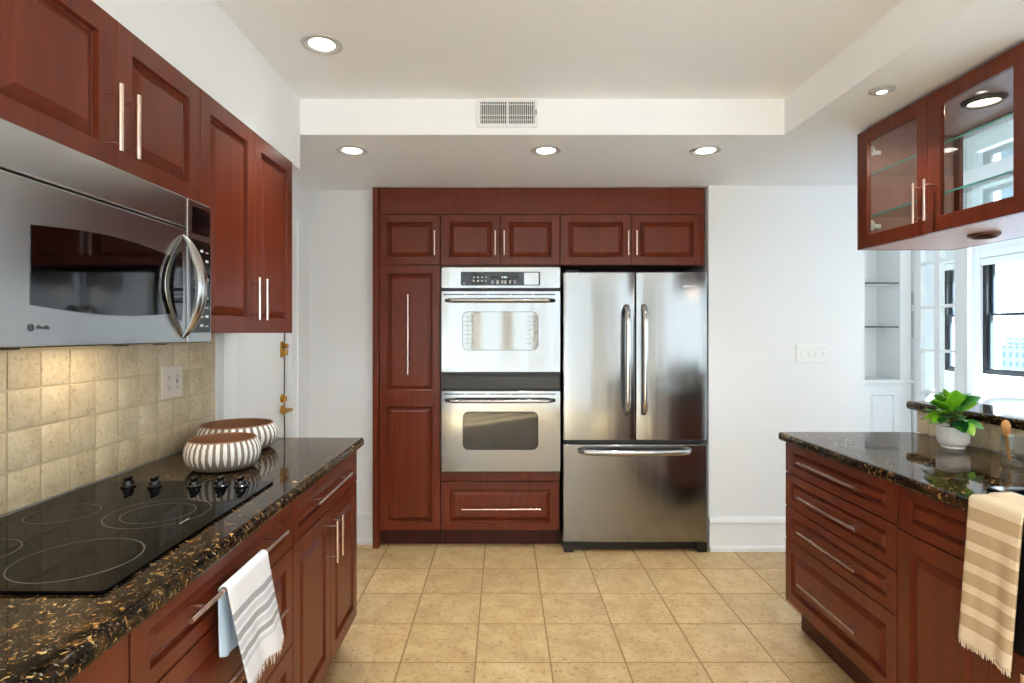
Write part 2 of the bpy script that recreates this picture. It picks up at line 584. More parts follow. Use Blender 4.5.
struct(MB().box(2.29, 4.9, -2.6, 6.7, -0.06, 0.0), 'floor_bounce', M['carpet'], 'unseen floor of the next room, made pale to bounce light', 'floor')
struct(MB().box(-1.40, 5.1, -2.7, 6.85, CEIL, CEIL + 0.08), 'ceiling', M['ceil'], 'flat pale grey kitchen ceiling', 'ceiling')
struct(MB().box(-1.27, 2.29, 2.66, 4.30, SOF, CEIL), 'ceiling_soffit', M['ceil'], 'dropped white soffit in front of the cherry cabinets', 'ceiling')
struct(MB().box(1.325, 2.29, -2.6, 2.66, SOF, CEIL), 'ceiling_soffit.001', M['ceil'], 'dropped white soffit above the glass door cabinet', 'ceiling')
struct(MB().box(-1.27, -0.955, -2.6, 2.66, BULK, CEIL), 'ceiling_soffit.002', M['wall'], 'white bulkhead over the cabinets above the microwave', 'ceiling')

# left wall with a door opening
mb = MB()
mb.box(-1.40, -1.27, -2.6, 2.650, 0, CEIL)
mb.box(-1.40, -1.27, 3.335, 4.40, 0, CEIL)
mb.box(-1.40, -1.27, 2.650, 3.335, 2.05, CEIL)
mb.box(-1.40, -1.36, 2.650, 3.335, 0, 2.05, 1)  # black backing paints in the shade behind the door gap
struct(mb, 'wall_left', [M['wall'], M['black']], 'white wall behind the cooktop counter', 'wall')
mb = MB()
mb.box(-1.27, -0.836, 3.696, 4.40, 0, CEIL)
mb.box(1.302, 2.29, 3.577, 4.40, 0, CEIL)
mb.box(-0.836, 1.302, 4.30, 4.40, 0, CEIL)
struct(mb, 'wall_back', M['wall'], 'white wall around the cherry pantry and refrigerator', 'wall')

# rear of the room (behind the camera): glazed from side to side between posts
mb = MB()
mb.box(-1.40, -1.0, -2.7, -2.6, 0, CEIL)
mb.box(1.15, 2.40, -2.7, -2.6, 0, CEIL)
struct(mb, 'wall_rear', M['wall'], 'white wall ends beside the glazing behind the viewer', 'wall')
mb = MB()
for a, b_ in ((-1.0, 1.15), (2.40, 4.9)):
    mb.frame(a, b_, 0.0, CEIL - .002, -2.69, -2.63, 0.05)
    n_ = 4 if a < 0 else 3
    for q in range(1, n_):
        xx = a + (b_ - a) * q / n_
        mb.box(xx - .09, xx + .09, -2.69, -2.63, 0.05, CEIL - .052)
    mb.box(a + .05, b_ - .05, -2.685, -2.635, 0.05, 0.16)
struct(mb, 'window_5', M['trim'], 'white framed glazing behind the viewer', 'window')

# far room walls
WX = 4.9
mb = MB()
wins = [(5.99, 6.29), (4.55, 5.79), (2.75, 3.95), (0.7, 1.95), (-1.6, -0.3)]
WZ0, WZ1 = 0.958, 2.14
ys = [-2.7] + [v for a, b in sorted(wins) for v in (a, b)] + [6.85]
for k in range(0, len(ys), 2):
    mb.box(WX, WX + 0.2, ys[k], ys[k + 1], 0, CEIL)
for a, b in wins:
    mb.box(WX, WX + 0.2, a, b, 0, WZ0)
    mb.box(WX, WX + 0.2, a, b, WZ1, CEIL)
struct(mb, 'wall_right', M['wall'], 'white window wall of the next room', 'wall')
struct(MB().box(3.46, 4.9, 6.7, 6.85, 0, CEIL), 'wall_far', M['wall'], 'white end wall of the next room', 'wall')
mb = MB()
mb.box(1.3, 3.455, 5.06, 5.16, 0, CEIL)
mb.box(3.455, 3.50, 4.77, 6.7, 0, CEIL)
struct(mb, 'wall_partition', M['wall'], 'white partition behind the built in shelves', 'wall')

def window(n, y0, y1):
    o = MB()
    fw_ = 0.03 if n == 2 else 0.045
    dp = 0.055 if n == 2 else 0.075
    o.frame(y0 + .002, y1 - .002, WZ0 + .002, WZ1 - .002, WX + 0.015, WX + 0.015 + dp, fw_)
    o.V = [(y, x, z) for x, y, z in o.V]
    w = o.build('window_%d' % n, M['winframe'], None, 0.003)
    tag(w, ['', 'black framed sash window beyond the potted plant', 'narrow black sash window seen through the white glazed door',
            'black framed sash window of the next room outside the view', 'black framed sash window of the next room outside the view',
            '', 'black framed sash window of the next room outside the view'][n], 'window', kind='structure')
    s = MB()
    zm = 1.56
    for za, zb, xx in ((WZ0 + 0.03, zm + 0.012, WX + 0.03), (zm - 0.012, WZ1 - 0.03, WX + 0.06)):
        for a, b in ((y0 + fw_, y0 + fw_ + .03), (y1 - fw_ - .03, y1 - fw_)):
            s.box(xx, xx + 0.028, a, b, za, zb)
        s.box(xx, xx + 0.028, y0 + fw_ + .03, y1 - fw_ - .03, za, za + 0.026)
        s.box(xx, xx + 0.028, y0 + fw_ + .03, y1 - fw_ - .03, zb - 0.026, zb)
    s.build('sash', M['sash'], w, 0.002)
    g = MB()
    g.box(WX + 0.042, WX + 0.046, y0 + fw_ + .025, y1 - fw_ - .025, WZ0 + 0.05, zm)
    g.box(WX + 0.072, WX + 0.076, y0 + fw_ + .025, y1 - fw_ - .025, zm, WZ1 - 0.05)
    g.build('glass', M['paneclear'], w)
    MB().box(WX - 0.016, WX + 0.0135, y0 + 0.01, y1 - 0.01, WZ1 - 0.075, WZ1 - 0.004).build('roller_shade', M['shade'], w, 0.008)
    c = MB()
    cw = 0.07
    c.box(WX - 0.018, WX - 0.001, y0 - cw, y0 + .0, WZ0 - .02, WZ1 + cw)
    c.box(WX - 0.018, WX - 0.001, y1 - .0, y1 + cw, WZ0 - .02, WZ1 + cw)
    c.box(WX - 0.018, WX - 0.001, y0, y1, WZ1, WZ1 + cw)
    c.box(WX - 0.05, WX - 0.001, y0 - cw, y1 + cw, WZ0 - 0.035, WZ0)
    c.box(WX - 0.018, WX - 0.001, y0 - cw, y1 + cw, WZ0 - 0.12, WZ0 - 0.035)
    c.build('casing', M['trim'], w, 0.003)
for n, (a, b) in zip((2, 1, 3, 4, 6), wins):
    window(n, a, b)

# ---- pantry door in the left wall
casing = MB()
casing.prism([(-1.2702, 2.512), (-1.240, 2.512), (-1.240, 2.548), (-1.248, 2.552), (-1.248, 2.648), (-1.2702, 2.648)], 0, 2.054, 'z')
casing.prism([(-1.2702, 3.338), (-1.248, 3.338), (-1.248, 3.420), (-1.240, 3.424), (-1.240, 3.46), (-1.2702, 3.46)], 0, 2.054, 'z')
casing.box(-1.2702, -1.244, 2.512, 3.46, 2.055, 2.115)
struct(casing, 'trim_1', M['trim'], 'white casing around the narrow door', 'trim')
d1 = struct(MB().box(-1.318, -1.282, 2.652, 3.306, 0.008, 2.042), 'door_1', M['door'], 'plain white door with brass hardware beyond the counter', 'door', 0.002)
MB().box(-1.300, -1.286, 3.3065, 3.3345, 0.008, 2.042).build('gap_shade', M['black'], d1)  # black strip stands in for the shade in the door gap
mb = MB()
mb.cyl((-1.2819, 3.275, 0.93), (-1.270, 3.275, 0.93), 0.026, n=24)
mb.cyl((-1.270, 3.275, 0.93), (-1.232, 3.275, 0.93), 0.010, n=14)
mb.tube([(-1.232, 3.283, 0.93), (-1.230, 3.25, 0.932), (-1.230, 3.21, 0.930), (-1.234, 3.17, 0.925)], [0.012, 0.011, 0.0095, 0.008], 12)
mb.build('lever_handle', M['brass'], d1)
mb = MB()
mb.cyl((-1.2819, 3.275, 0.995), (-1.268, 3.275, 0.995), 0.026, 0.022, n=24)
mb.box(-1.268, -1.254, 3.270, 3.280, 0.98, 1.01)
mb.build('deadbolt', M['brass'], d1)
mb = MB()
mb.box(-1.2819, -1.274, 3.250, 3.305, 1.235, 1.325)
mb.cyl((-1.274, 3.287, 1.30), (-1.250, 3.287, 1.30), 0.013, n=14)
mb.box(-1.274, -1.258, 3.265, 3.31, 1.245, 1.28)
mb.build('security_latch', M['brass'], d1, 0.002)
for z in (0.25, 1.1, 1.85):
    pass

# baseboards
def baseboard(x0, x1, ywall):
    prof = [(ywall, 0), (ywall - 0.030, 0), (ywall - 0.030, 0.022), (ywall - 0.018, 0.034), (ywall - 0.015, 0.036), (ywall - 0.015, 0.172),
            (ywall - 0.021, 0.178), (ywall - 0.021, 0.196), (ywall - 0.010, 0.212), (ywall, 0.216)]
    return MB().prism(prof, x0, x1, 'x')
struct(baseboard(-1.27, -0.836, 3.696), 'baseboard_back', M['trim'], 'tall white baseboard left of the pantry cabinet', 'baseboard')
struct(baseboard(1.302, 2.29, 3.577), 'baseboard_right', M['trim'], 'tall white baseboard right of the refrigerator', 'baseboard')

# tiled backsplashes
def tiles_on_left(name, x, y0, y1, z0, z1, y_ref, z_ref, p=0.104, g=0.0035):
    mb = MB()
    mb.box(x - 0.010, x - 0.004, y0, y1, z0, z1, 1)
    j0 = int(math.floor((y0 - y_ref) / p)); j1 = int(math.ceil((y1 - y_ref) / p))
    k0 = int(math.floor((z0 - z_ref) / p)); k1 = int(math.ceil((z1 - z_ref) / p))
    for j in range(j0, j1):
        for k in range(k0, k1):
            a = max(y_ref + j * p + g, y0); b = min(y_ref + (j + 1) * p - g, y1)
            c = max(z_ref + k * p + g, z0); d = min(z_ref + (k + 1) * p - g, z1)
            if b - a < 0.012 or d - c < 0.012: continue
            jit = lambda: random.uniform(-0.0015, 0.0015)
            e = 0.004
            q = [(x - 0.004, a, c), (x - 0.004, b, c), (x - 0.004, b, d), (x - 0.004, a, d)]
            t_ = [(x - 0.0012, a + jit(), c + jit()), (x - .0012, b + jit(), c + jit()), (x - .0012, b + jit(), d + jit()), (x - .0012, a + jit(), d + jit())]
            u = [(x, a + e, c + e), (x, b - e, c + e), (x, b - e, d - e), (x, a + e, d - e)]
            fs = [(8, 9, 10, 11)]
            for m_ in range(2):
                for s in range(4):
                    fs.append((m_ * 4 + s, m_ * 4 + (s + 1) % 4, m_ * 4 + 4 + (s + 1) % 4, m_ * 4 + 4 + s))
            mb.add(q + t_ + u, fs, 0)
    return mb
sp1 = tiles_on_left('x', -1.258, -0.2, 2.478, 0.916, 1.374, 1.434, 0.915)
struct(sp1, 'wall_backsplash', [M['stone'], M['stonegrout']], 'tumbled beige stone tile backsplash under the microwave', 'backsplash')

# peninsula knee wall with one row of the same tile facing the kitchen
struct(MB().box(1.932, 2.06, 0.2, 2.625, 0, 1.016), 'wall_peninsula', M['wall'], 'low wall under the raised granite ledge', 'wall')
pt = MB()
mbt = tiles_on_left('x', 0.0, -2.62, -0.2, 0.917, 1.016, -2.544, 0.913, 0.1075)
pt.V = [(1.918 - x, -y, z) for x, y, z in mbt.V]; pt.F = mbt.F; pt.MI = mbt.MI
struct(pt, 'wall_peninsula_tile', [M['stone'], M['stonegrout']], 'row of stone tile under the raised granite ledge', 'backsplash')

# ================================================================== BACK WALL UNITS  (fronts face -y)
YF = 3.613           # face of doors
ROW0, ROW1 = 1.812, 2.132
def hollow(w, d, z0, z1, t=0.018, y0=0.022, back=True, mb=None, top=True):
    mb = mb or MB()
    mb.box(0, t, y0, d, z0, z1); mb.box(w - t, w, y0, d, z0, z1)
    mb.box(t, w - t, y0, d, z0, z0 + t)
    if top: mb.box(t, w - t, y0, d, z1 - t, z1)
    if back: mb.box(t, w - t, d - 0.01, d, z0 + t, z1 - t)
    return mb

# pantry
pw = 0.391
pan = thing('pantry_cabinet', 'tall narrow cherry pantry cabinet with a long bar handle, left of the double oven', 'cabinet', (-0.791, YF, 0))
hollow(pw - .002, 0.62, 0.112, 2.132).build('body', M['wood'], pan)
sd = MB().box(-0.041, -0.002, -0.013, 0.62, 0.0, 2.303).build('side_panel', M['wood'], pan, 0.002)
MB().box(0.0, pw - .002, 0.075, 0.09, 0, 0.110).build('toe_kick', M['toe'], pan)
dd = MB()
dd.panel(0.0015, pw - .003, 0.955, 1.807, 0, stile=0.049, edge=False, rail=0.052)
dd.panel(0.0015, pw - .003, 0.114, 0.955, 0, stile=0.049, edge=False, rail=0.052)
dd = dd.build('door', M['wood'], pan)
bar_handle(dd, 0.188, 1.112, 0.188, 1.620, 0, 0.0055, 0.035)
d = MB().panel(0.0015, pw - .003, ROW0, ROW1, 0, stile=0.048, rail=0.048).build('door', M['wood'], pan)
bar_handle(d, 0.357, 1.868, 0.357, 2.025, 0, 0.0055)

# oven cabinet
ow = 0.762
oc = thing('oven_cabinet', 'cherry cabinet housing the double oven, two small doors above and one wide drawer below', 'cabinet', (-0.399, YF, 0))
mb = hollow(ow, 0.62, 0.112, 2.132)
mb.box(0.018, ow - .018, 0.022, 0.04, 0.432, 0.478)     # rail under the oven
mb.box(0.018, ow - .018, 0.022, 0.62, 0.415, 0.430)     # oven shelf
mb.box(0.018, ow - .018, 0.022, 0.60, 1.806, 1.824)
mb.build('body', M['wood'], oc)
MB().box(0.001, ow - .001, 0.002, 0.021, 0.430, 0.484).build('rail', M['wood'], oc, 0.001)
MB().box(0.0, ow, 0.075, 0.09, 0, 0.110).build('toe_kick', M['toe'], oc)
for k in range(2):
    x0 = 0.0015 + k * 0.3815; x1 = x0 + 0.378
    d = MB().panel(x0, x1, ROW0, ROW1, 0, stile=0.052, rail=0.048).build('door', M['wood'], oc)
    hx = x1 - 0.030 if k == 0 else x0 + 0.023
    bar_handle(d, hx, 1.868, hx, 2.025, 0, 0.0055)
d = MB().panel(0.003, ow - .004, 0.114, 0.425, 0, stile=0.055, rail=0.052).build('drawer', M['wood'], oc)
bar_handle(d, 0.135, 0.257, 0.640, 0.258, 0, 0.0055)

# bridge cabinet over the refrigerator
fw = 0.924
fc = thing('bridge_cabinet', 'short two-door cherry cabinet above the refrigerator', 'cabinet', (0.365, YF, ROW0 - 0.004))
z = ROW0 - 0.004
hollow(fw, 0.62, 0.002, ROW1 - z).build('body', M['wood'], fc)
for k, (x0, x1) in enumerate(((0.0015, 0.4545), (0.4575, 0.906))):
    d = MB().panel(x0, x1, 0.004, ROW1 - z, 0, stile=0.052, rail=0.048).build('door', M['wood'], fc)
    hx = x1 - 0.024 if k == 0 else x0 + 0.026
    bar_handle(d, hx, 1.868 - z, hx, 2.025 - z, 0, 0.0055)
MB().box(0.908, fw, 0.0, 0.021, 0.004, ROW1 - z).build('filler_strip', M['wood'], fc, 0.001)

fl = MB().box(-0.790, 1.289, YF, YF + 0.020, 2.136, 2.303).build('filler_board', M['wood'], None, 0.001)
tag(fl, 'long plain cherry board running above the row of small cabinet doors', 'trim board')

# ---- double oven
OX = -0.392; OWD = 0.757
OYF = 3.600
ov = thing('double_oven', 'stainless steel built-in double wall oven between pantry and refrigerator', 'oven', (OX, OYF, 0.484))
b = 0.484
H = lambda y, Z=3.60: 1.375 - (y - 333) * Z / 565.0
Zo = lambda y: H(y, 3.60) - b
Xo = lambda x: (x - 503) * 3.60 / 565.0 - OX
body = MB()
body.box(0.025, OWD - .025, 0.045, 0.55, 0.0, 1.305)
body.box(0.0, OWD, 0.012, 0.034, 0.0, 1.315)
body.build('body', M['black'], ov)
cp = MB()
cp.prism(rr(0.0, OWD, Zo(288.3), Zo(267.2), 0.012), -0.006, 0.030, 'y')
cp = cp.build('control_panel', M['steel2'], ov, 0.002)
dsp = MB().prism(rr(Xo(460.8), Xo(540.2), Zo(285.6), Zo(271.9), 0.008), -0.0078, -0.0055, 'y').build('display', M['blackgloss'], cp)
for i in range(4):
    for zz in (Zo(277.5), Zo(281.0)):
        x = Xo(474 + i * 4.0)
        MB().box(x - .006, x + .006, -0.0083, -0.0076, zz - .005, zz + .005).build('key', M['markwhite'], cp)
for i, x in enumerate((492.5, 497.5, 502.3, 505.4, 510, 515)):
    x = Xo(x)
    MB().box(x - .006, x + .006, -0.0083, -0.0076, Zo(284), Zo(280.5)).build('key', M['markwhite'], cp)
MB().box(Xo(490), Xo(518), -0.0083, -0.0076, Zo(279), Zo(275.6)).build('readout', M['darkband'], cp)
for k, x in enumerate((502.2, 504.4, 506.2)):
    x = Xo(x)
    MB().box(x - .0035, x + .0035, -0.0087, -0.0082, Zo(278.2), Zo(276.4)).build('clock_digit', M['clock'], cp)
mb = MB().prism(rr(Xo(524), Xo(538.6), Zo(284.8), Zo(272.8), 0.006), -0.0083, -0.0076, 'y').build('display_reflection', M['steel2'], cp)  # steel plate stands in for a reflection on the display's right part
MB().lathe([(0.0065, 0), (0.0065, 0.0008), (0.0035, 0.0008), (0.0035, 0)], n=20, closed=True).build('emblem', M['markwhite'], cp, loc=(Xo(464.3), -0.0077, Zo(283.2))).rotation_euler = (R(90), 0, 0)
MB().box(0.002, OWD - .002, -0.004, 0.020, Zo(388), Zo(375.8)).build('divider_band', M['darkband'], ov, 0.002)

def oven_door(ytop, ybot, yvent, yh, wx0, wx1, wy0, wy1, gmat, racks):
    d = MB()
    poly = []
    z0, z1 = Zo(ybot), Zo(ytop)
    n = 14
    d.prism(rr(0.0, OWD, z0, z1, 0.006), -0.028, 0.010, 'y')
    d = d.build('door', M['steel2'], ov, 0.004, 3)
    v = MB()
    for k in range(5):
        w = (Xo(555.6) - Xo(443.6)) / 5
        x0 = Xo(443.6) + k * w
        v.box(x0 + .003, x0 + w - .006, -0.0285, -0.026, Zo(yvent + .45), Zo(yvent - .45))
    v.build('vent_slots', M['black'], d)
    g = MB().prism(rr(Xo(wx0), Xo(wx1), Zo(wy1), Zo(wy0), 0.036, 8), -0.0295, -0.026, 'y').build('window', M[gmat], d)
    fr = MB()
    o = rr(Xo(wx0) - .003, Xo(wx1) + .003, Zo(wy1) - .003, Zo(wy0) + .003, 0.039, 8)
    i_ = rr(Xo(wx0), Xo(wx1), Zo(wy1), Zo(wy0), 0.036, 8)
    nn = len(o)
    fr.add([(x, -0.0292, z) for x, z in o] + [(x, -0.0292, z) for x, z in i_] + [(x, -0.026, z) for x, z in o] + [(x, -0.026, z) for x, z in i_],
           [(k, (k + 1) % nn, nn + (k + 1) % nn, nn + k) for k in range(nn)] + [(k, 2 * nn + k, 2 * nn + (k + 1) % nn, (k + 1) % nn) for k in range(nn)])
    fr.build('window_seal', M['black'], d)
    if racks:
        for a, c in ((Xo(wx0) + .006, Xo(wx0) + 0.075), (Xo(wx1) - 0.075, Xo(wx1) - .006)):
            rk = MB()
            for zz in [Zo(wy0) - 0.03 - 0.028 * q for q in range(7)]:
                rk.box(a, c, -0.0299, -0.0294, zz - .0011, zz + .0011)
            for x in (a + .024, a + .056):
                rk.box(x - .001, x + .001, -0.0299, -0.0294, Zo(wy1) + .02, Zo(wy0) - .02)
            rk.build('oven_rack', M['rackwire'], d)
    h = MB()
    x0, x1 = Xo(446.9), Xo(553.4)
    pts = []; rs = []
    zc = Zo(yh)
    for k in range(17):
        s = k / 16
        e = min(s, 1 - s)
        yy = -0.028 - 0.045 * min(1, (e / 0.055)) ** 0.5 - 0.006 * sin(pi * s)
        pts.append((x0 + (x1 - x0) * s, yy, zc)); rs.append(0.0125)
    pts.insert(0, (x0, -0.0275, zc)); rs.insert(0, 0.0125)
    pts.append((x1, -0.0275, zc)); rs.append(0.0125)
    h.tube(pts, rs, 14)
    h.build('handle', M['steelh'], d)
    return d
oven_door(291.0, 372.2, 294.8, 300.8, 462.9, 537.6, 312.2, 349.8, 'ovenmirror', True)
oven_door(390.3, 470.8, 393.6, 399.8, 463.3, 537.6, 411.4, 448.6, 'ovenglass', False)

# ---- refrigerator
FX = 0.377; FY = 3.542; FWd = 0.905
rf = thing('refrigerator', 'stainless steel french door refrigerator with bottom freezer drawer', 'refrigerator', (FX, FY, 0))
body = MB()
body.box(0.008, FWd - .008, 0.066, 0.70, 0.055, 1.752)
body.box(0.03, FWd - .03, 0.052, 0.066, 0.07, 1.74)
body.build('body', M['darkband'], rf, 0.004)
def bulged(x0, x1, z0, z1, bul, th=0.052, r=0.010):
    pts = []
    n = 18
    for k in range(n + 1):
        s = k / n
        pts.append((x0 + (x1 - x0) * s, -bul * (1 - (2 * s - 1) ** 2) + 0.004 * (abs(2 * s - 1) ** 14)))
    pts += [(x1, th), (x0, th)]
    return MB().prism(pts, z0, z1, 'z')
fm = 0.4535
for k, (x0, x1) in enumerate(((0.0, fm - .0025), (fm + .0025, FWd))):
    d = bulged(x0, x1, 0.702, 1.757, 0.010).build('door', M['steel'], rf, 0.005, 3)
    hx = (627.6 if k == 0 else 645.0)
    hx = (hx - 503) * 3.50 / 565 - FX
    h = MB()
    pts = []
    zt, zb = 1.548, 0.868
    for q in range(21):
        s = q / 20
        e = min(s, 1 - s)
        yy = -0.004 - 0.052 * min(1.0, e / 0.07) ** 0.6 - 0.010 * sin(pi * s)
        pts.append((hx, yy, zb + (zt - zb) * s))
    h.tube(pts, [0.017] * 21, 14, flat=0.55, up=(0, 1, 0))
    h.build('handle', M['steelh'], d)
    if k == 1:
        MB().prism(rr((682.5 - 503) * .00627 - FX, (692 - 503) * .00627 - FX, 1.660, 1.672, 0.005), -0.0105, -0.004, 'y').build('emblem', M['steelh'], d, 0.001)
dr = bulged(0.0, FWd, 0.066, 0.677, 0.010).build('freezer_drawer', M['steel'], rf, 0.005, 3)
h = MB()
x0, x1 = (581 - 503) * .0062 - FX, (691 - 503) * .0062 - FX
pts = []
for q in range(25):
    s = q / 24
    e = min(s, 1 - s)
    pts.append((x0 + (x1 - x0) * s, -0.002 - 0.055 * min(1.0, e / 0.05) ** 0.6 - 0.012 * sin(pi * s), 0.640 - 0.004 * sin(pi * s)))
h.tube(pts, [0.019] * 25, 14, flat=1.0, up=(0, 0, 1))
h.build('handle', M['steelh'], dr)
MB().box(0.06, FWd - .06, 0.03, 0.06, 0.016, 0.062).build('grille', M['black'], rf)
for x in (0.004, FWd - .064):
    MB().prism(rr(x, x + 0.06, 0.0, 0.063, 0.008), 0.0, 0.10, 'y').build('foot', M['black'], rf)
MB().box(0.02, 0.10, 0.02, 0.10, 1.7575, 1.772).build('hinge_cover', M['black'], rf, 0.003)
MB().box(FWd - 0.10, FWd - .02, 0.02, 0.10, 1.7575, 1.772).build('hinge_cover', M['black'], rf, 0.003)

# ================================================================== LEFT RUN (fronts face +x): local x -> world +y
LX = -0.640
CT = 0.915
def base_cab(label, x0, y0, w, rot, name, depth=0.615):
    c = thing(name, label, 'cabinet', (x0, y0, 0), rot)
    hollow(w, depth, 0.140, 0.874).build('body', M['wood'], c)
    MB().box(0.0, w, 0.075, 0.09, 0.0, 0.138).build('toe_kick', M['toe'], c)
    return c
# far unit: drawer over two doors
wA = 0.752
ca = base_cab('cherry base cabinet with one drawer above two doors, below the striped bowls', LX, 1.722, wA, R(90), 'base_cabinet')
d = MB().panel(0.002, wA - .002, 0.729, 0.872, 0, stile=0.045, rail=0.036, bev=0.018).build('drawer', M['wood'], ca)
bar_handle(d, 0.140, 0.812, 0.548, 0.812, 0, 0.006)
for k in range(2):
    x0 = 0.002 + k * (wA / 2 - .0005); x1 = x0 + wA / 2 - 0.0035
    d = MB().panel(x0, x1, 0.142, 0.724, 0, stile=0.056).build('door', M['wood'], ca)
    hx = x1 - .034 if k == 0 else x0 + .032
    bar_handle(d, hx, 0.538, hx, 0.690, 0, 0.006)
MB().box(wA + .0005, wA + .012, 0.022, 0.615, 0.140, 0.874).build('end_panel', M['wood'], ca, 0.001)
# cooktop unit: three wide drawers
wB = 0.748
cb = base_cab('cherry base cabinet of three wide drawers under the cooktop, striped towel on its handle', LX, 0.972, wB, R(90), 'base_cabinet')
for z0, z1, hz in ((0.729, 0.872, 0.817), (0.435, 0.724, 0.600), (0.142, 0.430, 0.300)):
    small = z1 - z0 < 0.2
    d = MB().panel(0.002, wB - .002, z0, z1, 0, stile=0.050, rail=0.034 if small else 0.05, bev=0.018 if small else 0.03).build('drawer', M['wood'], cb)
    bar_handle(d, 0.122, hz, 0.612, hz, 0, 0.006)
wC = 0.70
cc = base_cab('cherry base cabinet with a plain stile, nearest the viewer beside the cooktop drawers', LX, 0.270, wC, R(90), 'base_cabinet')
for k in range(2):
    x0 = 0.002 + k * (wC / 2 - .001)
    d = MB().panel(x0, x0 + wC / 2 - .004, 0.142, 0.872, 0, stile=0.09).build('door', M['wood'], cc)

# countertop
ctl = MB().box(-1.262, -0.612, 0.27, 2.500, 0.876, CT).build('countertop', M['granite'], None, 0.014, 4)
tag(ctl, 'dark speckled granite countertop carrying the cooktop and striped bowls', 'countertop')

# cooktop
ck = thing('cooktop', 'black glass electric cooktop with five knobs, set on the granite counter', 'cooktop', (-0.97, 1.362, CT))
g = MB().prism(rr(-0.265, 0.269, -0.371, 0.371, 0.012), 0.0003, 0.0065, 'z')
g.build('glass_top', M['cooktop'], ck, 0.002)
def ringmark(cx, cy, r, w=0.0016):
    mb = MB()
    mb.lathe([(r - w, 0.0066), (r + w, 0.0066), (r + w, 0.0069), (r - w, 0.0069)], (cx, cy, 0), 64, closed=True)
    return mb.build('burner_mark', M['mark'], ck)
for X_, Y_, rads in ((-0.853, 1.135, (0.112,)), (-0.868, 1.425, (0.118, 0.082)), (-1.095, 1.16, (0.082,)), (-1.105, 1.42, (0.078,))):
    for r_ in rads:
        ringmark(X_ + 0.97, Y_ - 1.362, r_)
MB().box(0.20, 0.204, -0.02, 0.02, 0.0066, 0.0069).build('indicator_mark', M['markwhite'], ck)
for kx in (-1.106, -1.028, -0.911, -0.833, -0.774):
    k = MB()
    k.lathe([(0.0195, 0.0067), (0.0195, 0.011), (0.0155, 0.0135), (0.014, 0.024), (0.011, 0.0265), (0.0001, 0.0265)], (kx + 0.97, 1.667 - 1.362, 0), 28)
    k.prism(rr(kx + 0.97 - 0.0045, kx + 0.97 + 0.0045, 0.0267, 0.036, 0.003), 1.667 - 1.362 - 0.015, 1.667 - 1.362 + 0.015, 'y')
    k.build('knob', M['blackgloss'], ck, 0.0012)

# wall cabinets
UX = -0.945
wm_w = 0.764
uc = thing('wall_cabinet', 'short cherry wall cabinet with two doors directly above the microwave', 'cabinet', (UX, 1.000, 1.768), R(90))
hollow(wm_w - .001, 0.314, 0.0, 0.372).build('body', M['wood'], uc)
for k in range(2):
    x0 = 0.0015 + k * 0.381; x1 = x0 + 0.379
    d = MB().panel(x0, x1, 0.0, 0.373, 0, stile=0.058, bev=0.034).build('door', M['wood'], uc)
    hx = x1 - .035 if k == 0 else x0 + .028
    bar_handle(d, hx, 0.040, hx, 0.200, 0, 0.0065)
ut = thing('wall_cabinet', 'tall cherry wall cabinet with two doors beside the microwave, over the counter end', 'cabinet', (UX, 1.765, 1.375), R(90))
wT = 0.771
hollow(wT, 0.314, 0.0, 0.765).build('body', M['wood'], ut)
for k in range(2):
    x0 = 0.0015 + k * (wT / 2); x1 = x0 + wT / 2 - .0035
    d = MB().panel(x0, x1, 0.0, 0.766, 0, stile=0.058, bev=0.030).build('door', M['wood'], ut)
    hx = x1 - .037 if k == 0 else x0 + .027
    bar_handle(d, hx, 0.050, hx, 0.208, 0, 0.006)

# microwave
MX = -0.910
mw = thing('microwave', 'stainless steel over-the-range microwave with dark curved window above the cooktop', 'microwave', (MX, 1.002, 1.346), R(90))
mwW, mwH = 0.760, 0.421
MB().box(0.002, mwW - .002, 0.030, 0.345, 0.004, mwH - .001).build('body', M['darkband'], mw, 0.002)
vs = MB().box(0.0, 0.622, 0.0, 0.029, 0.330, mwH - .001).build('vent_strip', M['mwsteel'], mw, 0.004, 3)
md = MB().box(0.0, 0.622, 0.0, 0.029, 0.0, 0.327).build('door', M['mwsteel'], mw, 0.004, 3)
pts = []
xa, xb = 0.085, 0.560
for k in range(17):
    s = k / 16
    pts.append((xa + (xb - xa) * s, 0.083 - 0.013 * sin(pi * s)))
for k in range(17):
    s = 1 - k / 16
    pts.append((xa + (xb - xa) * s, 0.238 + 0.016 * sin(pi * s)))
MB().prism(pts, -0.0015, 0.001, 'y').build('window', M['mwglass'], md)
# lens shaped pocket and bow handle
n = 20
lens = [(0.597 - 0.082 * sin(pi * k / n), 0.018 + 0.285 * k / n) for k in range(n + 1)] + [(0.597 + 0.012 * sin(pi * k / n), 0.018 + 0.285 * k / n) for k in range(n - 1, 0, -1)]
MB().prism(lens, -0.0035, 0.0, 'y').build('handle_plate', M['steelh'], md, 0.001)
inner = [(0.592 - 0.060 * sin(pi * k / n) ** 0.6, 0.062 + 0.197 * k / n) for k in range(n + 1)] + [(0.592 + 0.006 * sin(pi * k / n), 0.062 + 0.197 * k / n) for k in range(n - 1, 0, -1)]
MB().prism(inner, -0.0045, -0.003, 'y').build('handle_pocket', M['mwglass'], md)
h = MB()
pp = []; rs = []
for k in range(21):
    s = k / 20
    pp.append((0.604, -0.002 - 0.052 * sin(pi * s) ** 0.75, 0.016 + 0.290 * s))
    rs.append(0.007 + 0.017 * sin(pi * s) ** 0.7)
h.tube(pp, rs, 14, flat=0.55, up=(0, 1, 0))
h.build('handle', M['steelh'], md)
cpn = MB().box(0.628, mwW, 0.0, 0.029, 0.0, mwH - .001).build('control_panel', M['mwsteel'], mw, 0.003, 3)
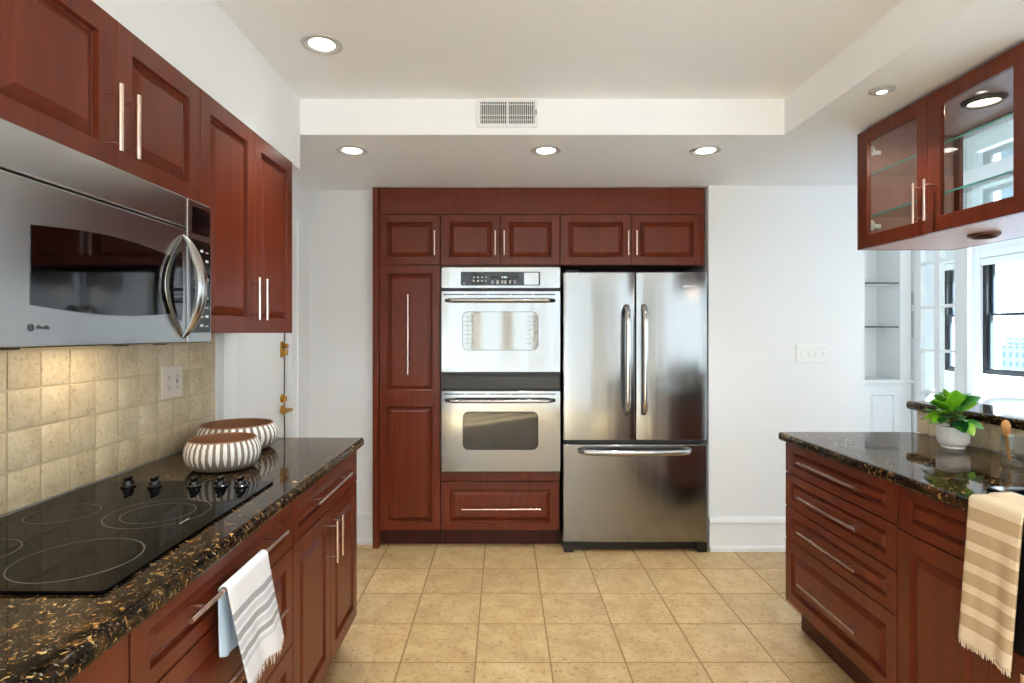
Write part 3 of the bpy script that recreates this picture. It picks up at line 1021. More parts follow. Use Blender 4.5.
MB().prism(rr(0.650, 0.748, 0.322, 0.402, 0.004), -0.0012, 0.001, 'y').build('display', M['blackgloss'], cpn)
kp = MB().prism(rr(0.645, 0.752, 0.030, 0.305, 0.004), -0.0012, 0.001, 'y').build('keypad', M['blackgloss'], cpn)
for i in range(3):
    for j in range(9):
        if (i * 5 + j * 3) % 7 == 0: continue
        x = 0.664 + i * 0.030; zz = 0.048 + j * 0.028
        MB().box(x, x + 0.016, -0.0017, -0.0011, zz, zz + 0.0035 + 0.004 * ((i + j) % 2)).build('key', M['markwhite'], cpn)
em = MB().lathe([(0.0095, 0), (0.0095, 0.0012), (0.0072, 0.0012), (0.0072, 0)], n=28, closed=True)
em.lathe([(0.003, 0.0), (0.003, 0.001), (0.0012, 0.001), (0.0012, 0)], (-0.0022, 0.0018, 0), 14, closed=True)
em.lathe([(0.003, 0.0), (0.003, 0.001), (0.0012, 0.001), (0.0012, 0)], (0.0022, -0.0012, 0), 14, closed=True)
e = em.build('emblem', M['darkband'], md, loc=(0.0865, 0.0, 0.0395)); e.scale = (0.75, 0.75, 1.0); e.rotation_euler = (R(90), 0, 0)
text_mesh('script_lettering', 'Profile', 0.0125, M['darkband'], md, Matrix.Translation((0.0985, -0.0006, 0.036)) @ FRONT, 0.35)
for k, x in enumerate((0.08, 0.40, 0.56)):
    MB().box(x, x + 0.025, 0.035, 0.06, -0.004, 0.0035).build('screw_cap', M['black'], mw, 0.001)
lp = MB().box(0.44, 0.60, 0.17, 0.25, 0.0008, 0.0036).build('task_lamp', M['lampwarm'], mw)
L = bpy.data.lights.new('task_lamp_light', 'AREA'); L.shape = 'RECTANGLE'; L.size = 0.16; L.size_y = 0.08; L.energy = 0.22; L.color = (1, 0.80, 0.52)
lo = bpy.data.objects.new('task_lamp_light', L); col.objects.link(lo); lo.parent = mw; lo.location = (0.66, 0.22, -0.006)

# bowls
def bowl(label, loc, R_, h, name='striped_bowl'):
    ro = R_
    prof = [(0.0001, 0.0), (ro * 0.62, 0.0), (ro * 0.80, h * 0.05), (ro * 0.93, h * 0.20), (ro * 0.99, h * 0.42), (ro, h * 0.56), (ro * 0.965, h * 0.78), (ro * 0.885, h * 0.955),
            (ro * 0.865, h), (ro * 0.835, h * 0.99), (ro * 0.84, h * 0.93), (ro * 0.92, h * 0.76), (ro * 0.945, h * 0.55), (ro * 0.93, h * 0.40), (ro * 0.86, h * 0.2), (ro * 0.7, h * 0.11), (0.0001, h * 0.09)]
    mis = [0] * 7 + [1] * 9 + [1]
    o = MB().lathe(prof, n=96, mis=mis[:16]).build(name, [M['bowl'], M['bowlin']], None, loc=loc, smooth_angle=60)
    tag(o, label, 'bowl', 'ribbed clay bowls on the counter')
    return o
bowl('smaller ribbed white and brown bowl, in front of the larger one on the granite', (-0.957, 1.932, CT + .001), 0.1205, 0.102)
bowl('larger ribbed white and brown bowl, partly hidden behind the smaller one', (-1.056, 2.250, CT + .001), 0.150, 0.101)

# outlet on the backsplash
ol = thing('outlet', 'almond double electrical outlet plate on the stone backsplash', 'outlet', (-1.2575, 2.14, 1.19), R(90))
MB().prism(rr(-0.066, 0.066, -0.060, 0.060, 0.004), -0.007, 0.0, 'y').build('plate', M['almond'], ol, 0.002)
for x in (-0.026, 0.026):
    s = MB().prism(rr(x - .017, x + .017, -0.036, 0.036, 0.003), -0.0085, -0.0065, 'y').build('socket', M['almond'], ol, 0.0008)
    cuts = []
    for zc in (-0.02, 0.02):
        cuts += [(x - .008, x - .0055, zc - .003, zc + .006), (x + .0055, x + .008, zc - .003, zc + .006), (x - .002, x + .002, zc - .010, zc - .006)]
    if x > 0:
        cuts += [(x - .006, x + .006, -0.006, -0.001), (x - .006, x + .006, 0.002, 0.007)]
    for a, b_, c_, d_ in cuts:
        MB().box(a, b_, -0.0089, -0.0084, c_, d_).build('slot', M['slot'], s)

# ================================================================== RIGHT RUN (fronts face -x): local x -> world -y
RX = 1.310
wD = 0.742
cd = base_cab('cherry base cabinet of four drawers at the far end of the peninsula', RX, 2.622, wD, R(-90), 'base_cabinet', 0.605)
for z0, z1, hz in ((0.737, 0.872, 0.812), (0.582, 0.732, 0.660), (0.433, 0.577, 0.508), (0.140, 0.428, 0.284)):
    small = z1 - z0 < 0.2
    d = MB().panel(0.002, wD - .002, z0, z1, 0, stile=0.050, rail=0.036 if small else 0.05, bev=0.016 if small else 0.034).build('drawer', M['wood'], cd)
    bar_handle(d, 0.177, hz, 0.577, hz, 0, 0.006)
wE = 0.362; wS = 0.778
cs = thing('sink_cabinet', 'cherry sink cabinet behind the tan towel, with a black panel beside the towel', 'cabinet', (RX, 2.622 - wD - .002, 0), R(-90))
mb = hollow(wS, 0.605, 0.140, 0.70, top=False)
mb.box(0, .018, .022, .605, .70, .874); mb.box(wS - .018, wS, .022, .605, .70, .874)
mb.build('body', M['wood'], cs)
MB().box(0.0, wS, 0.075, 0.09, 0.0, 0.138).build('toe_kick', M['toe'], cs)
MB().panel(0.002, wE - .002, 0.729, 0.872, 0, stile=0.052, rail=0.036, bev=0.016).build('false_front', M['wood'], cs)
MB().panel(0.002, wE - .002, 0.142, 0.724, 0, stile=0.056).build('door', M['wood'], cs)
MB().box(wE + 0.044, wS - .002, 0.0, 0.020, 0.560, 0.872).build('front_panel', M['black'], cs, 0.002)
MB().box(wE, wE + .042, 0.0, 0.020, 0.142, 0.872).build('stile', M['wood'], cs, 0.001)
d = MB().panel(wE + .044, wS - .002, 0.142, 0.556, 0, stile=0.056).build('door', M['wood'], cs)
hx = wE + 0.132
bar_handle(d, hx, 0.40, hx, 0.54, 0, 0.006)
wF = 0.39
cf = base_cab('plain cherry base cabinet next to the sink cabinet, outside the view', RX, 2.622 - wD - wS - .004, wF, R(-90), 'base_cabinet', 0.605)
MB().panel(0.002, wF - .002, 0.142, 0.872, 0, stile=0.056).build('door', M['wood'], cf)

# counter with a sink cut-out
def slab_hole(x, y, z0, z1):
    mb = MB()
    v = []
    for zz in (z0, z1):
        for b_ in y:
            for a_ in x:
                v.append((a_, b_, zz))
    id_ = lambda i, j, k: k * 16 + j * 4 + i
    f = []
    for j in range(3):
        for i in range(3):
            if i == 1 and j == 1: continue
            f.append((id_(i, j, 1), id_(i + 1, j, 1), id_(i + 1, j + 1, 1), id_(i, j + 1, 1)))
            f.append((id_(i, j, 0), id_(i, j + 1, 0), id_(i + 1, j + 1, 0), id_(i + 1, j, 0)))
    for i in range(3):
        f.append((id_(i, 0, 0), id_(i + 1, 0, 0), id_(i + 1, 0, 1), id_(i, 0, 1)))
        f.append((id_(i, 3, 0), id_(i, 3, 1), id_(i + 1, 3, 1), id_(i + 1, 3, 0)))
        f.append((id_(0, i, 0), id_(0, i, 1), id_(0, i + 1, 1), id_(0, i + 1, 0)))
        f.append((id_(3, i, 0), id_(3, i + 1, 0), id_(3, i + 1, 1), id_(3, i, 1)))
    f.append((id_(1, 1, 0), id_(1, 1, 1), id_(2, 1, 1), id_(2, 1, 0)))
    f.append((id_(1, 2, 0), id_(2, 2, 0), id_(2, 2, 1), id_(1, 2, 1)))
    f.append((id_(1, 1, 0), id_(1, 2, 0), id_(1, 2, 1), id_(1, 1, 1)))
    f.append((id_(2, 1, 0), id_(2, 1, 1), id_(2, 2, 1), id_(2, 2, 0)))
    return mb.add(v, f)
ctr = slab_hole((1.282, 1.425, 1.83, 1.917), (0.70, 1.135, 1.625, 2.640), 0.876, CT).build('countertop', M['granite'], None, 0.013, 4)
tag(ctr, 'dark speckled granite countertop of the peninsula with the potted plant', 'countertop')
lg = MB().box(1.895, 2.17, 0.2, 2.665, 1.0175, 1.056).build('bar_ledge', M['granite'], None, 0.014, 4)
tag(lg, 'raised dark granite bar ledge behind the potted plant', 'bar ledge')

sk = thing('sink', 'black drop-in sink with a raised rim, in the peninsula counter', 'sink', (1.63, 1.38, CT))
mb = MB().frame(-0.225, 0.22, -0.266, 0.266, 0.0004, 0.014, 0.03)
mb.V = [(x, z, y) for x, y, z in mb.V]
mb.build('rim', M['sink'], sk, 0.005, 3)
mb = MB()
a, bq, cq, dq = -0.195, 0.19, -0.236, 0.236
mb.box(a, a + .012, cq, dq, -0.19, 0.0); mb.box(bq - .012, bq, cq, dq, -0.19, 0.0)
mb.box(a + .012, bq - .012, cq, cq + .012, -0.19, 0.0); mb.box(a + .012, bq - .012, dq - .012, dq, -0.19, 0.0)
mb.box(a, bq, cq, dq, -0.20, -0.19)
mb.build('basin', M['sink'], sk)

# potted plant
pl = thing('potted_plant', 'small leafy green plant in a round white ceramic pot on the granite', 'plant', (1.800, 2.26, CT + .001))
MB().lathe([(0.0001, 0), (0.038, 0), (0.040, 0.004), (0.036, 0.008), (0.046, 0.014), (0.0525, 0.026), (0.0545, 0.045), (0.0550, 0.086), (0.0520, 0.087), (0.0515, 0.076), (0.0001, 0.075)], n=48,
           mis=[0] * 10).build('pot', M['ceramic'], pl, smooth_angle=50)
MB().lathe([(0.0001, 0.0755), (0.0510, 0.0755), (0.0510, 0.0775), (0.0001, 0.079)], n=32).build('soil', M['soil'], pl)
st = MB(); lf = MB()
def leaf(base, dirv, length, width, droop, twist):
    """broad rounded leaf with fold and curl, closed thin shell"""
    d = Vector(dirv).normalized()
    side = d.cross(Vector((0, 0, 1)))
    side = side.normalized() if side.length > 1e-3 else Vector((1, 0, 0))
    up = side.cross(d).normalized()
    q = Matrix.Rotation(twist, 3, d)
    side = q @ side; up = q @ up
    nl, nw = 9, 6
    V = []; 
    for top in (0.0006, -0.0006):
        for i in range(nl + 1):
            s = i / nl
            wv = width * 0.5 * (sin(pi * min(1, s ** 0.72)) ** 0.75 if 0 < s < 1 else 0.02)
            c = Vector(base) + d * (length * s) + Vector((0, 0, -droop * length * s * s)) 
            for j in range(nw + 1):
                t_ = -1 + 2 * j / nw
                p = c + side * (wv * t_) + up * (0.22 * wv * abs(t_) - 0.03 * wv * sin(9 * s + 2 * t_) + top)
                V.append(p)
    F = []
    o2 = (nl + 1) * (nw + 1)
    for i in range(nl):
        for j in range(nw):
            a_ = i * (nw + 1) + j
            F.append((a_, a_ + 1, a_ + nw + 2, a_ + nw + 1))
            F.append((o2 + a_, o2 + a_ + nw + 1, o2 + a_ + nw + 2, o2 + a_ + 1))
    for i in range(nl):
        for j in (0, nw):
            a_ = i * (nw + 1) + j
            F.append((a_, a_ + nw + 1, o2 + a_ + nw + 1, o2 + a_))
    for i in (0, nl):
        for j in range(nw):
            a_ = i * (nw + 1) + j
            F.append((a_, a_ + 1, o2 + a_ + 1, o2 + a_))
    lf.add(V, F)
rnd = random.Random(3)
stems = [((0.004, -0.004, 0.076), (0.012, -0.012, 0.135)), ((-0.006, 0.003, 0.076), (-0.022, -0.004, 0.145)), ((0.003, 0.006, 0.076), (0.006, 0.012, 0.165))]
for a_, b_ in stems:
    st.tube([a_, ((a_[0] + b_[0]) / 2 + .003, (a_[1] + b_[1]) / 2, (a_[2] + b_[2]) / 2), b_], [0.0032, 0.0028, 0.002], 8)
specs = []
for k in range(56):
    layer = k % 4
    az = 2 * pi * (k * 0.382) + rnd.uniform(-.25, .25)
    el = (-0.12, 0.34, 0.75, 1.15)[layer] + rnd.uniform(-.2, .2)
    L_ = (0.074, 0.078, 0.068, 0.058)[layer] * rnd.uniform(.85, 1.12)
    zb = (0.116, 0.122, 0.138, 0.152)[layer] + rnd.uniform(-.012, .012)
    if cos(az) * (L_ + .034) * cos(el) > 0.076:
        el = max(el, 0.75); zb += 0.03
    specs.append((az, el, L_, zb))
for az, el, L_, zb in specs:
    d = (cos(az) * cos(el), sin(az) * cos(el), sin(el))
    b0 = Vector((cos(az) * 0.012, sin(az) * 0.012, zb))
    b1 = b0 + Vector(d) * 0.022
    st.tube([b0 - Vector((cos(az) * .008, sin(az) * .008, .012)), b1], [0.0016, 0.0012], 6)
    leaf(b1, d, L_, L_ * 0.80, rnd.uniform(0.05, 0.32), rnd.uniform(-.5, .5))
st.build('stems', M['stem'], pl)
lf.build('leaves', M['leaf'], pl, smooth_angle=60)

# glass jar and wooden spoon
jr = thing('glass_jar', 'clear glass jar holding a wooden spoon, on the peninsula counter', 'jar', (1.772, 1.965, CT + .001))
MB().lathe([(0.0001, 0), (0.030, 0), (0.034, 0.005), (0.034, 0.098), (0.0355, 0.102), (0.0325, 0.102), (0.0310, 0.096), (0.0310, 0.010), (0.0001, 0.008)], n=48).build('body', M['jarglass'], jr, smooth_angle=50)
sp = MB()
p0 = Vector((-0.016, -0.006, 0.0155)); p1 = Vector((-0.0235, -0.004, 0.098)); 
dv = (p1 - p0).normalized()
sp.tube([p0, p0.lerp(p1, .5), p1, p1 + dv * 0.012], [0.0065, 0.0055, 0.0052, 0.006], 12)
c = p1 + dv * 0.034
# scooped head
side = dv.cross(Vector((0, 1, 0))).normalized(); fr = side.cross(dv).normalized()
V = []; F = []
nr, na = 5, 20
for s_ in (1, -1):
    for i in range(nr + 1):
        r_ = i / nr
        for k in range(na):
            a_ = 2 * pi * k / na
            dep = (-0.006 * (1 - r_ * r_)) if s_ == 1 else (-0.010 * (1 - r_ * r_) - 0.003)
            V.append(c + side * (0.0165 * r_ * cos(a_)) + dv * (0.026 * r_ * sin(a_)) - fr * dep * -1)
for s_ in range(2):
    o = s_ * (nr + 1) * na
    for i in range(nr):
        for k in range(na):
            F.append((o + i * na + k, o + i * na + (k + 1) % na, o + (i + 1) * na + (k + 1) % na, o + (i + 1) * na + k))
for k in range(na):
    F.append((nr * na + k, nr * na + (k + 1) % na, (2 * nr + 1) * na + (k + 1) % na, (2 * nr + 1) * na + k))
sp.add(V, F)
so = sp.build('wooden_spoon', M['spoonwood'], None, loc=(1.772, 1.965, CT + .001), smooth_angle=60)
tag(so, 'light wooden spoon standing in the glass jar', 'spoon')

# outlet in the peninsula tile
o2 = thing('outlet', 'almond outlet plate lying sideways in the tile behind the glass jar', 'outlet', (1.9175, 2.055, 0.962), R(-90))
MB().prism(rr(-0.058, 0.058, -0.036, 0.036, 0.004), -0.006, 0.0, 'y').build('plate', M['almond'], o2, 0.002)
for x in (-0.02, 0.02):
    s = MB().lathe([(0.0001, 0), (0.016, 0), (0.016, 0.001), (0.0001, 0.001)], n=24).build('socket', M['almond'], o2, loc=(x, -0.006, 0)); s.rotation_euler = (R(90), 0, 0)
    for a, b_, c_, d_ in ((-.004, .004, -.007, -.005), (-.004, .004, .005, .007), (.008, .011, -.002, .002)):
        MB().box(a, b_, c_, d_, 0.0011, 0.0015).build('slot', M['slot'], s)

# ================================================================== GLASS CABINET above the peninsula
GX = 1.6365; GY = 2.600; GZ = 1.757
gw = 0.846; gd = 0.446; gh = 0.534
gc = thing('glass_cabinet', 'cherry wall cabinet with two glass doors hanging over the peninsula', 'cabinet', (GX, GY, GZ), R(-90))
mb = MB()
mb.box(0.0, 0.018, 0.022, gd - .022, 0.0, gh); mb.box(gw - .018, gw, 0.022, gd - .022, 0.0, gh)
mb.box(0.018, gw - .018, 0.022, gd - .022, gh - .018, gh)
mb.box(0.018, gw - .018, 0.022, gd - .022, 0.006, 0.020)
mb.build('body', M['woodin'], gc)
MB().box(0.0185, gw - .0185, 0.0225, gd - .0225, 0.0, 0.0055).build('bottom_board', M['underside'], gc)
mb = MB().box(-0.010, -0.0005, 0.0, gd, -0.0, gh).build('end_panel', M['wood'], gc, 0.001)
for k in range(2):
    x0 = 0.0 + k * 0.4235; x1 = x0 + 0.4215
    d = MB().frame(x0, x1, 0.0, gh, 0.0, 0.020, 0.058).build('door', M['wood'], gc, 0.002)
    MB().box(x0 + .050, x1 - .050, 0.009, 0.012, 0.050, gh - .050).build('glass', M['cabpane'], d)
    hx = x1 - .028 if k == 0 else x0 + .028
    bar_handle(d, hx, 0.045, hx, 0.203, 0, 0.006)
    if k == 0:
        for zz in (0.105, 0.440):
            q = MB()
            q.box(x0 + .019, x0 + .052, 0.022, 0.036, zz - .022, zz + .022)
            q.cyl((x0 + .045, 0.036, zz), (x0 + .045, 0.026, zz), 0.017, n=20)
            q.box(x0 + .019, x0 + .028, 0.036, 0.085, zz - .009, zz + .009)
            q.build('hinge', M['white'], d, 0.001)
    bd = MB().frame(x0, x1, 0.0, gh, gd - .020, gd, 0.045).build('rear_door', M['wood'], gc, 0.002)
    MB().box(x0 + .040, x1 - .040, gd - .012, gd - .009, 0.040, gh - .040).build('glass', M['cabpane'], bd)
for zz in (0.148, 0.336):
    s = MB().box(0.0185, gw - .0185, 0.0345, gd - .03, zz - .003, zz + .003).build('shelf', M['shelfglass'], gc)
    MB().box(0.0185, gw - .0185, 0.032, 0.0345, zz - .003, zz + .003).build('shelf_edge', M['shelfgreen'], s)
def puck(z, down, nm):
    q = MB()
    k_ = 1.0 if z > 0.2 else 0.72
    q.lathe([(0.052 * k_, 0), (0.072 * k_, 0), (0.070 * k_, -0.008), (0.056 * k_, -0.016), (0.050 * k_, -0.012)], (0.425, 0.215, z), 36, closed=True)
    o = q.build(nm, M['puckrim'] if z > 0.2 else M['bronze'], gc)
    MB().lathe([(0.0001, -0.006), (0.051 * k_, -0.006), (0.051 * k_, -0.004), (0.0001, -0.004)], (0.425, 0.215, z), 28).build('lens', M['lampwarm'] if z > 0.2 else M['reflector'], o)
    return o
puck(gh - .0185, True, 'puck_light')
puck(-0.0003, True, 'puck_light')
L = bpy.data.lights.new('puck_lamp', 'AREA'); L.shape = 'DISK'; L.size = 0.09; L.energy = 1.5; L.color = (1, 0.82, 0.6)
lo = bpy.data.objects.new('puck_lamp', L); col.objects.link(lo); lo.parent = gc; lo.location = (0.425, 0.215, gh - 0.040)
L = bpy.data.lights.new('puck_lamp', 'AREA'); L.shape = 'DISK'; L.size = 0.09; L.energy = 1.2; L.color = (1, 0.72, 0.42)
lo = bpy.data.objects.new('puck_lamp', L); col.objects.link(lo); lo.parent = gc; lo.location = (0.425, 0.215, -0.020)

# ================================================================== TOWELS
def grid(name, nu, nv, fn, mat, parent=None, thick=0.003):
    me = bpy.data.meshes.new(name)
    V = [fn(i / nu, j / nv) for j in range(nv + 1) for i in range(nu + 1)]
    F = [(j * (nu + 1) + i, j * (nu + 1) + i + 1, (j + 1) * (nu + 1) + i + 1, (j + 1) * (nu + 1) + i) for j in range(nv) for i in range(nu)]
    me.from_pydata(V, [], F)
    uv = me.uv_layers.new(name='UVMap')
    for p in me.polygons:
        p.use_smooth = True
        for li in p.loop_indices:
            vi = me.loops[li].vertex_index
            uv.data[li].uv = ((vi % (nu + 1)) / nu, (vi // (nu + 1)) / nv)
    me.materials.append(mat)
    o = bpy.data.objects.new(name, me)
    col.objects.link(o)
    if parent: o.parent = parent
    s = o.modifiers.new('solid', 'SOLIDIFY'); s.thickness = thick; s.offset = 0.0
    return o

# left towel over the cooktop-drawer handle (bar at x = LX+0.035, z = .817)
BX, BZ, BR = LX + 0.035, 0.817, 0.0105
LF, LB = 0.262, 0.165
arc = pi * BR
TOT = LF + LB + arc
def tow1(u, v):
    s = v * TOT
    wob = sin(u * 9.0 + 1.0) * 0.5 + sin(u * 17.0 + 2.0) * 0.25
    if s < LB:                                   # back flap, bottom to top
        h = LB - s
        k = h / LB
        y = 1.222 + u * (0.205 - 0.055 * k) + 0.004 * k
        rnd_ = 0.030 * (abs(2 * u - 1) ** 2.5)
        return (BX - BR + 0.004 * sin(u * 12) * k, y, BZ - h * (1 - rnd_ * k * 4))
    if s < LB + arc:
        a = pi - (s - LB) / BR
        y = 1.222 + u * 0.205
        return (BX + BR * cos(a), y, BZ + BR * sin(a))
    h = s - LB - arc
    k = h / LF
    y = 1.222 + u * (0.205 + 0.022 * k) + 0.078 * k ** 1.1
    return (BX + BR + 0.012 * wob * k + 0.004 * k, y, BZ - h * (1.0 - 0.0 * u))
tw = thing('dish_towel', 'white towel with grey stripes hung over the drawer handle below the cooktop', 'towel', (0, 0, 0))
grid('cloth', 36, 70, tow1, M['towel1'], tw)
fr_ = MB()
for k in range(46):
    u = (k + .5) / 46
    p = Vector(tow1(u, 1.0))
    q = p + Vector((random.uniform(-.003, .003), random.uniform(-.002, .008), -random.uniform(0.010, 0.026)))
    fr_.cyl(p + Vector((0, 0, .002)), q, 0.0011, 0.0006, n=5)
fr_.build('fringe', M['fringe'], tw)

# right towel over the counter edge
EX = 1.282
def tow2(u, v):
    top = 0.105; r = 0.012
    arc2 = pi / 2 * r
    fl = 0.392
    tot = top + arc2 + fl
    s = v * tot
    y = 1.548 - u * 0.158
    wob = sin(u * 8.0 + 0.5) * 0.5 + sin(u * 15 + 1.0) * .3
    if s < top:
        return (EX + r - 0.004 + (top - s), y - 0.05 * (1 - s / top) * u, CT + 0.016 + 0.0025 * wob * (1 - s / top) + (0.004 if s < top * .6 else 0.0))
    if s < top + arc2:
        a = pi / 2 + (s - top) / r
        return (EX + r - 0.004 + r * cos(a), y, CT + 0.004 + r * sin(a))
    h = s - top - arc2
    k = h / fl
    return (EX - 0.004 - 0.010 * k * wob - 0.004 * k, y + 0.024 * k, CT + 0.004 - h)
t2 = thing('dish_towel', 'tan and cream banded towel hanging over the peninsula counter edge', 'towel', (0, 0, 0))
grid('cloth', 30, 70, tow2, M['towel2'], t2, 0.005)
fr_ = MB()
for k in range(60):
    u = (k + .5) / 60
    p = Vector(tow2(u, 1.0))
    q = p + Vector((random.uniform(-.002, .002), random.uniform(-.003, .003), -random.uniform(0.010, 0.018)))
    fr_.cyl(p + Vector((0, 0, .002)), q, 0.0014, 0.0009, n=5)
fr_.build('fringe', M['fringe2'], t2)

# ================================================================== SWITCHES, VENT, DOWNLIGHTS
sw = thing('light_switch', 'white four-gang light switch plate on the wall right of the refrigerator', 'light switch', (1.958, 3.577, 1.243))
MB().prism(rr(-0.105, 0.105, -0.058, 0.058, 0.004), -0.007, 0.0, 'y').build('plate', M['white'], sw, 0.002)
for k in range(4):
    x = -0.069 + k * 0.046
    MB().box(x - .008, x + .008, -0.0105, -0.0068, -0.017, 0.017).build('switch', M['white'], sw, 0.0012)

vt = thing('air_vent', 'white metal air vent grille in the soffit face', 'vent', (0.021, 2.66, 2.411))
MB().frame(-0.145, 0.145, -0.070, 0.068, -0.010, 0.0, 0.018, 0.018).build('frame', M['trim'], vt, 0.003)
MB().box(-0.128, 0.128, -0.0015, -0.0002, -0.053, 0.051).build('backing', plain('duct_grey', srgb(112, 110, 106), 0.7), vt)
g = MB()
for k in range(26):
    x = -0.122 + k * 0.0098
    if abs(x) < 0.004: continue
    g.box(x - .0014, x + .0014, -0.008, -0.002, -0.052, 0.050)
for zz in (-0.034, -0.012, 0.038):
    g.box(-0.127, 0.127, -0.005, -0.002, zz - .001, zz + .001)
g.box(-0.004, 0.004, -0.0095, -0.002, -0.052, 0.050)
g.build('slats', M['trim'], vt)
MB().box(0.1315, 0.136, -0.016, -0.0101, -0.012, 0.008).build('lever', M['darkband'], vt)

def downlight(label, x, y, z, power=CAN_POWER, tilt=False):
    d = thing('recessed_light', label, 'ceiling light', (x, y, z), 0, 'recessed ceiling lights')
    MB().lathe([(0.060, -0.0005), (0.077, -0.0005), (0.076, -0.004), (0.062, -0.006), (0.060, -0.004)], n=40, closed=True).build('trim_ring', M['ringgrey'], d, smooth_angle=60)
    if not tilt:
        MB().lathe([(0.0605, -0.0006), (0.0600, -0.0040), (0.048, -0.0025), (0.048, -0.0006)], n=40, closed=True).build('reflector', M['reflector'], d)
        MB().lathe([(0.0001, -0.0028), (0.0475, -0.0028), (0.0475, -0.0008), (0.0001, -0.0008)], n=32).build('lamp', M['lamp'], d)
    else:
        MB().lathe([(0.028, -0.0006), (0.0598, -0.0006), (0.050, -0.012), (0.030, -0.016)], n=40, closed=True).build('eyeball', M['ringgrey'], d, smooth_angle=60)
        MB().lathe([(0.0001, -0.012), (0.0278, -0.012), (0.0278, -0.004), (0.0001, -0.004)], n=24).build('lamp', M['lamp'], d)
    L = bpy.data.lights.new('lamp_light', 'AREA'); L.shape = 'DISK'; L.size = 0.09; L.energy = power; L.color = (0.90, 0.97, 1.0); L.spread = R(85)
    lo = bpy.data.objects.new('lamp_light', L); col.objects.link(lo); lo.parent = d; lo.location = (0, 0, -0.022)
    return d
downlight('round recessed downlight in the high ceiling near the microwave cabinets', -0.690, 2.154, CEIL)
downlight('round recessed downlight in the soffit over the tall pantry cabinet', -0.770, 2.885, SOF)
downlight('round recessed downlight in the soffit over the double oven', 0.220, 2.885, SOF)
downlight('round recessed downlight in the soffit over the refrigerator', 1.035, 2.885, SOF)
downlight('small eyeball downlight in the soffit beside the glass door cabinet', 1.455, 2.17, SOF, CAN_POWER * 0.4, True).scale = (0.6, 0.6, 0.6)
for x_, y_ in ((-0.45, 0.75), (0.50, 0.75), (-0.45, -0.9), (0.50, -0.9)):  # unseen downlights added to brighten floor and ceiling
    downlight('added fill downlight, unseen, in the high ceiling behind the viewer', x_, y_, CEIL)

# ================================================================== NEXT ROOM
bc = thing('bookcase', 'white built-in bookcase with two dark-edged shelves, seen past the kitchen wall', 'bookcase', (2.60, 4.74, 0))
f = MB()
bw = 0.826
f.box(0.0, 0.12, 0.0, 0.02, 0.985, 2.40); f.box(0.733, bw, 0.0, 0.02, 0.985, 2.40)
f.box(0.12, 0.733, 0.0, 0.02, 2.32, 2.40)
f.box(0.0, 0.02, 0.02, 0.31, 0.985, 2.40); f.box(bw - .02, bw, 0.02, 0.31, 0.985, 2.40)
f.box(0.733, 0.75, 0.02, 0.30, 0.985, 2.40)
f.box(0.0, bw, 0.30, 0.31, 0.985, 2.40); f.box(0.02, bw - .02, 0.02, 0.30, 2.38, 2.40)
f.build('frame', M['trim'], bc)
MB().box(0.0, bw, -0.03, 0.31, 0.955, 0.983).build('ledge', M['trim'], bc, 0.004)
b0 = MB().box(0.0, bw, 0.0, 0.31, 0.0, 0.953).build('base', M['trim'], bc)
for x0 in (0.09, 0.41):
    MB().panel(x0, x0 + 0.318, 0.12, 0.915, -0.019, stile=0.06, bev=0.02, depth=0.012).build('door', M['trim'], bc)
for zz in (1.420, 1.789):
    s = MB().box(0.1205, 0.7325, 0.022, 0.295, zz, zz + .012).build('shelf', M['trim'], bc)
    MB().box(0.1205, 0.7325, 0.016, 0.022, zz, zz + .012).build('shelf_edge', M['shelfedge'], s)

# glazed door leaf standing parallel to the view
fd = thing('french_door', 'white glazed door with small panes standing open beside the bookcase', 'door', (3.455, 4.21, 0))
f = MB()
T = 0.02
xs = [(0.0, 0.092), (0.237, 0.292), (0.438, 0.508)]
for a, b_ in xs:
    f.box(-T, T, a, b_, 0.01, 2.30)
for zz in (0.30, 0.90, 1.233, 1.587, 1.940, 2.25):
    hh = 0.012 if 0.5 < zz < 2.2 else 0.05
    for a, b_ in ((0.092, 0.237), (0.292, 0.438)):
        f.box(-T * .8, T * .8, a, b_, zz - hh, zz + hh)
f.build('frame', M['trim'], fd, 0.002)
MB().box(-0.003, 0.003, 0.0925, 0.2365, 0.351, 2.199).build('glass', M['paneclear'], fd)
MB().box(-0.003, 0.003, 0.2925, 0.4375, 0.351, 2.199).build('glass', M['paneclear'], fd)
for a, b_ in ((1.333, 1.56), (1.61, 1.715)):
    MB().box(-0.0215, -0.0205, 0.515, 0.545, a, b_).build('edge_plate', M['ringgrey'], fd)
MB().box(-0.020, 0.020, 0.510, 0.556, 0.01, 2.30).build('stile', M['trim'], fd)
ps = MB().box(3.435, 3.475, 4.182, 4.208, 0, CEIL)
struct(ps, 'trim_2', M['trim'], 'white post at the edge of the glazed door', 'trim', 0.002)
kb = MB()
for x in (3.445, 3.478):
    kb.cyl((x, 4.1825, 0.885), (x, 4.155, 0.885), 0.005, n=10)
    kb.lathe([(0.0001, -0.013), (0.009, -0.011), (0.0135, 0.0), (0.009, 0.011), (0.0001, 0.013)], (x, 4.150, 0.885), 16)
kb = kb.build('door_knob', M['black'], None)
tag(kb, 'pair of small black knobs on the white door post behind the plant', 'knob')

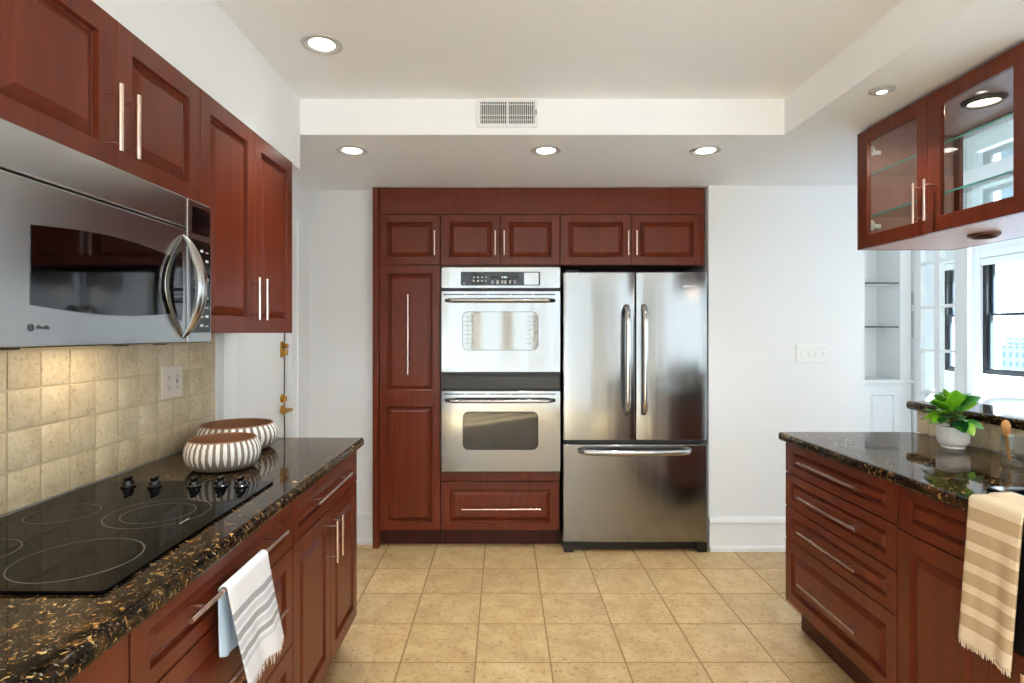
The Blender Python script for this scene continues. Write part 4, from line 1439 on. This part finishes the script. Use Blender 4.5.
def tub_chair(label, loc, rz):
    c = thing('tub_chair', label, 'armchair', loc, rz, 'white tub chairs')
    # back shell: sweep of a rounded section around 250 degrees, higher at the back
    n = 40
    V = []; F = []
    m = 10
    for i in range(n + 1):
        s = i / n
        a = R(-35 + 250 * s)
        hgt = 0.66 + 0.19 * sin(pi * s) ** 0.8
        sec = [(0.31, 0.10), (0.33, 0.35), (0.335, hgt - 0.035), (0.345, hgt - 0.010), (0.37, hgt), (0.395, hgt - 0.010), (0.405, hgt - 0.035), (0.40, 0.35), (0.37, 0.10), (0.34, 0.09)]
        for r_, z_ in sec:
            V.append((r_ * cos(a), r_ * sin(a), z_))
    for i in range(n):
        for k in range(m):
            F.append((i * m + k, i * m + (k + 1) % m, (i + 1) * m + (k + 1) % m, (i + 1) * m + k))
    F.append(tuple(range(m))); F.append(tuple(range(n * m, n * m + m)))
    MB().add(V, F).build('back', M['chairfab'], c, smooth_angle=60)
    MB().lathe([(0.0001, 0.12), (0.30, 0.12), (0.305, 0.40), (0.29, 0.445), (0.25, 0.46), (0.0001, 0.465)], n=40).build('seat', M['chairfab'], c, smooth_angle=60)
    MB().lathe([(0.0001, 0), (0.24, 0), (0.24, 0.03), (0.05, 0.05), (0.05, 0.118), (0.0001, 0.118)], n=32).build('base', M['steelh'], c)
    return c
tub_chair('white tub chair by the large window, right of the potted plant', (4.10, 4.22, 0), R(10))
tub_chair('white tub chair seen through the panes of the glazed door', (4.02, 5.22, 0), R(20))

# ================================================================== CITY OUTSIDE
def tower(label, x, y, w, d, ztop, mat, group=None):
    t = thing('apartment_building', label, 'building', (x, y, -40))
    mb = MB().box(-w / 2, w / 2, -d / 2, d / 2, 0, ztop + 40)
    o = mb.build('facade', M[mat], t)
    MB().box(-w * 0.2, w * 0.2, -d * 0.2, d * 0.2, ztop + 40, ztop + 41.2).build('roof_house', M[mat], t)
    return t
tower('haze paled distant apartment block low in the window view', 96.0, 112.0, 16, 14, -3.0, 'bld1')
tower('haze tinted apartment tower at the window edge', 86.0, 92.5, 9, 10, -0.6, 'bld2')
tower('haze paled apartment block behind the tower in the window', 128.0, 132.0, 18, 14, -1.2, 'bld1')
